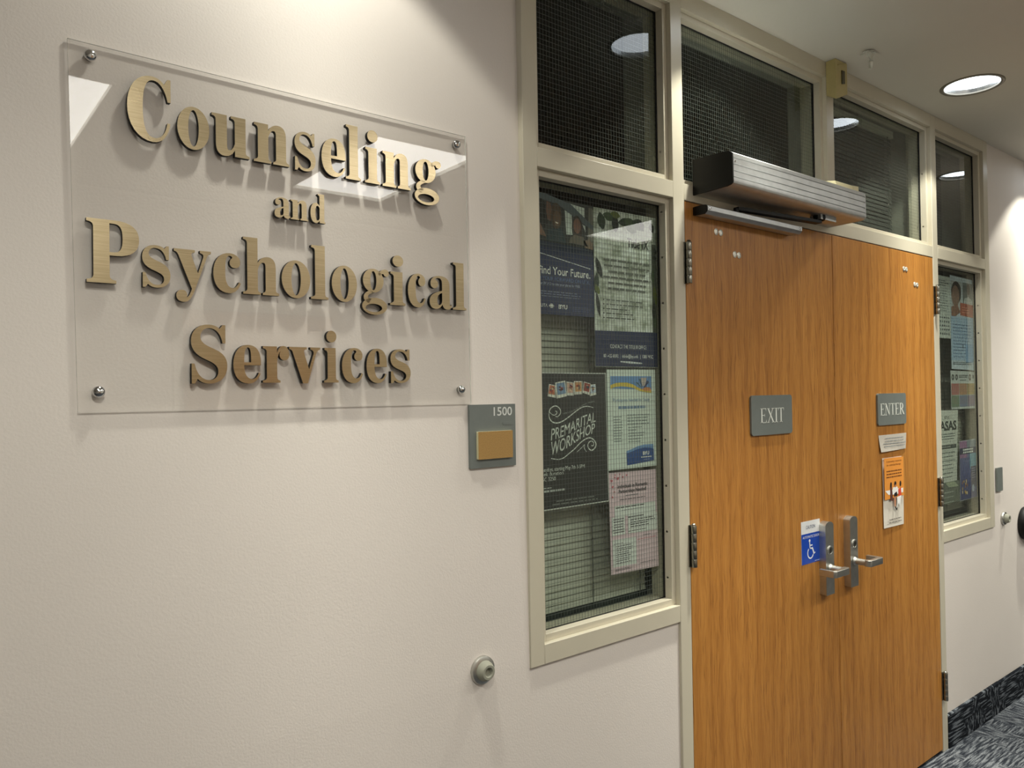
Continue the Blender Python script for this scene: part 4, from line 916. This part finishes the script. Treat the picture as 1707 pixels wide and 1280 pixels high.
text(g, '3', pp(.44, 0)[0], pp(.52, 0)[0], pp(0, .765)[1], .015, y0-.0008, ink((40, 60, 90))); lines(g, pp(.06, 0)[0], pp(.9, 0)[0], pp(0, .915)[1], pp(0, .95)[1], 2, y0-.0008, TX2, .4, .2)
g.build('print', R)
R = poster('grid_poster', [(1.985, 1.646), (2.264, 1.6422), (2.262, 1.4651), (1.986, 1.4665)], ink((204, 210, 206)), 'white poster with round logos over a six-colour grid in right window', G2)
g = MB(); y0 = YI
for k, c in enumerate([(186, 124, 116), (192, 150, 116), (190, 166, 112), (130, 150, 126), (132, 142, 166), (146, 136, 158)]):
    i, j = k % 3, k//3; g.rect(1.991+i*.09, 1.991+i*.09+.086, 1.533-j*.056-.0, 1.586-j*.056, y0, ink(c)); lines(g, 1.998+i*.09, 2.07+i*.09, 1.578-j*.056, 1.545-j*.056, 4, y0-.0002, ink((170, 140, 130)), .25, .3)
for x, rr_ in ((2.008, .013), (2.05, .013), (2.205, .014)): g.flat([ell(x, 1.615, rr_, rr_*1.1)], y0, ink((60, 62, 62))); g.flat([ell(x, 1.615, rr_*.55, rr_*.5, 12)], y0-.0002, ink((170, 172, 168)))
g.flat([ell(2.245, 1.618, .008, .01)], y0, ink((84, 84, 84))); lines(g, 2.08, 2.18, 1.628, 1.612, 2, y0, ink((80, 84, 84)), .55, .1); lines(g, 2.09, 2.17, 1.606, 1.598, 1, y0, TX2, .4, .1)
g.build('print', R)
R = poster('asas_poster', [(1.775, 1.466), (2.060, 1.463), (2.030, 1.137), (1.775, 1.137)], ink((212, 216, 206)), 'white poster headed ASAS in bold dark letters in right window', G2)
g = MB()
text(g, 'the', 1.905, 1.958, 1.425, .016, YI, ink((70, 74, 66))); text(g, 'ASAS', 1.857, 2.037, 1.373, .040, YI, ink((56, 62, 58)), .03)
lines(g, 1.87, 2.03, 1.36, 1.328, 3, YI, TX2, .3, .2); g.rect(1.776, 2.030, 1.288, 1.306, YI, ink((92, 98, 92))); lines(g, 1.87, 1.975, 1.302, 1.293, 1, YI-.0003, ink((190, 194, 188)), .4, .1); lines(g, 1.87, 2.018, 1.28, 1.15, 7, YI, ink((120, 128, 122)), .22, .3)
g.build('print', R)
R = poster('leaf_flyer', [(1.775, 1.1365), (2.056, 1.1375), (2.058, 1.037), (1.775, 1.037)], ink((118, 124, 112)), 'grey green flyer with white lines below the ASAS poster', G2)
g = MB(); g.flat([[(1.9, 1.135), (2.0, 1.135), (2.05, 1.108), (1.94, 1.112)]], YI, ink((176, 186, 160)))
for z in (1.09, 1.068, 1.044): lines(g, 1.875, 2.02, z+.004, z-.004, 1, YI, ink((200, 206, 196)), .5, .3)
g.build('print', R)
R = poster('purple_poster', [(2.066, 1.3165), (2.262, 1.319), (2.262, 1.0385), (2.062, 1.035)], ink((196, 200, 204)), 'purple and blue gradient poster, lowest at right of right window', G2)
g = MB(); y0 = YI
cols = [(150, 160, 170), (134, 140, 172), (112, 118, 160), (100, 106, 152), (92, 98, 146), (84, 90, 138), (76, 82, 128)]
for k, c in enumerate(cols): g.rect(2.068, 2.2595, 1.314-(k+1)*.0393, 1.314-k*.0393, y0, ink(c))
g.rect(2.068, 2.15, 1.235, 1.314, y0-.0002, ink((170, 130, 166))); g.rect(2.18, 2.2595, 1.18, 1.262, y0-.0002, ink((118, 168, 190)))
g.rect(2.068, 2.2595, 1.252, 1.281, y0-.0004, ink((70, 72, 96))); lines(g, 2.095, 2.235, 1.279, 1.254, 2, y0-.0006, WHT, .62, .2, True)
g.rect(2.195, 2.2595, 1.09, 1.19, y0-.0004, ink((48, 54, 92))); lines(g, 2.2, 2.25, 1.185, 1.13, 5, y0-.0006, ink((170, 176, 200)), .3, .3); g.flat([ell(2.215, 1.085, .014, .017)], y0-.0006, ink((170, 186, 206)))
rr = random.Random(5)
for k in range(14): g.flat([ell(2.09+.06*rr.random(), 1.06+.07*rr.random(), .006, .008, 10)], y0-.0006-.00001*k, ink([(206, 170, 96), (170, 120, 90), (220, 200, 160)][k % 3]))
g.build('print', R)

# ------------------------------------------------------------------ venetian blinds in the suite
def slat_mesh(x0, x1, wd, mb, z, yc, tilt, M=None):
    pr = []
    for k in range(5):
        t = -1+k*.5; d = t*wd/2; c = .0022*(1-t*t); pr.append((d*cos(tilt)-c*sin(tilt), d*sin(tilt)+c*cos(tilt)))
    vs = [(x0, yc+a, z+b) for a, b in pr]+[(x1, yc+a, z+b) for a, b in pr]
    mb.add(vs, [(i, i+1, i+6, i+5) for i in range(4)], M or BLIND)
def blind(x0, x1, ztop, zbot, yc, label, single, pitch, wd, tilt=radians(66), group='venetian blinds behind the glass', paint=None):
    R = root('venetian_blind', ((x0+x1)/2, yc, zbot), label, 'blind', group)
    MB().box(x0, x1, yc-.016, yc+.016, ztop-.03, ztop, BLIND).build('head_rail', R, bevel=.001)
    MB().box(x0, x1, yc-.012, yc+.012, zbot, zbot+.014, simple('blind_bottom_rail', (40, 46, 42), .5)).build('bottom_rail', R, bevel=.001)
    zs = []; z = zbot+.014+pitch*.7
    while z < ztop-.035: zs.append(z); z += pitch
    if single:
        g = MB(); slat_mesh(x0, x1, wd, g, zs[0], yc, tilt); o = g.build('slat', R, smooth=60)
        for q_ in zs[1:]:
            c = o.copy(); COL.objects.link(c); c.parent = R; c.location = o.location+Vector((0, 0, q_-zs[0]))
    else:
        g = MB()
        for q_ in zs: slat_mesh(x0, x1, wd, g, q_, yc, tilt, paint)
        tag(g.build('slats', R, smooth=60), None, None, kind='stuff')
    for fx in (.06, .53, .93):
        x = x0+(x1-x0)*fx
        g = MB(); MC = simple('cord', (60, 66, 60), .7) if fx == .06 else bpy.data.materials.get('cord')
        for ph in (0, pi):
            n = 60; g.tube([(x+.0022*sin(k*.9+ph), yc-.0135+.001*cos(k*.9+ph), zbot+.01+(ztop-zbot-.03)*k/n) for k in range(n+1)], .0009, MC, 5)
        g.build('ladder_cord', R)
blind(-.556, -.0695, 2.085, .9665, .118, 'closed grey venetian blind behind the left poster window', True, .0178, .0235)
blind(1.79, 2.30, 2.085, .965, .122, 'closed grey venetian blind behind the right poster window', False, .0178, .0235)
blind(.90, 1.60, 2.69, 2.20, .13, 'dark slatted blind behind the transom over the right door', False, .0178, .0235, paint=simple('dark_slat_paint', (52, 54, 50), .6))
# wall returns of the openings on the room side
mb = MB()
for x0, x1, z0, z1 in ((-.62, -.05, .85, ZT0), (1.7486, 2.33, .85, ZT0)):
    pass
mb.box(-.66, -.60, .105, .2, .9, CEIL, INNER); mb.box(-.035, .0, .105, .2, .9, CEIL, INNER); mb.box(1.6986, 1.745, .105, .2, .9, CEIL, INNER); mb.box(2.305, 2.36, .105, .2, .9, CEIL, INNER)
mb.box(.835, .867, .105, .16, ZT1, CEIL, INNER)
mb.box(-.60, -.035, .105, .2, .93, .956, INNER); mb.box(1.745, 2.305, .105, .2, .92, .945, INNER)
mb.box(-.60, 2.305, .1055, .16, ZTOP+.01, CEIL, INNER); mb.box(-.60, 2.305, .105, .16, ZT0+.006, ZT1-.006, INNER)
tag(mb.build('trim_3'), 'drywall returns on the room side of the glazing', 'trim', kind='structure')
# unseen oak door added across the hallway, to reflect warmly in the brass letters
R = root('door_3', (-.1, HY, 0), 'unseen oak door added behind the camera for warm reflections in the letters', 'door', kind='structure')
MB().box(-.55, .35, HY-.0, HY+.03, .01, 2.13, WOOD2).build('leaf', R); g = MB()
for a, b, c, d in ((-.6, -.55, 0, 2.18), (.35, .4, 0, 2.18), (-.55, .35, 2.13, 2.18)): g.box(a, b, HY, HY+.05, c, d, FRAME)
g.build('frame', R)
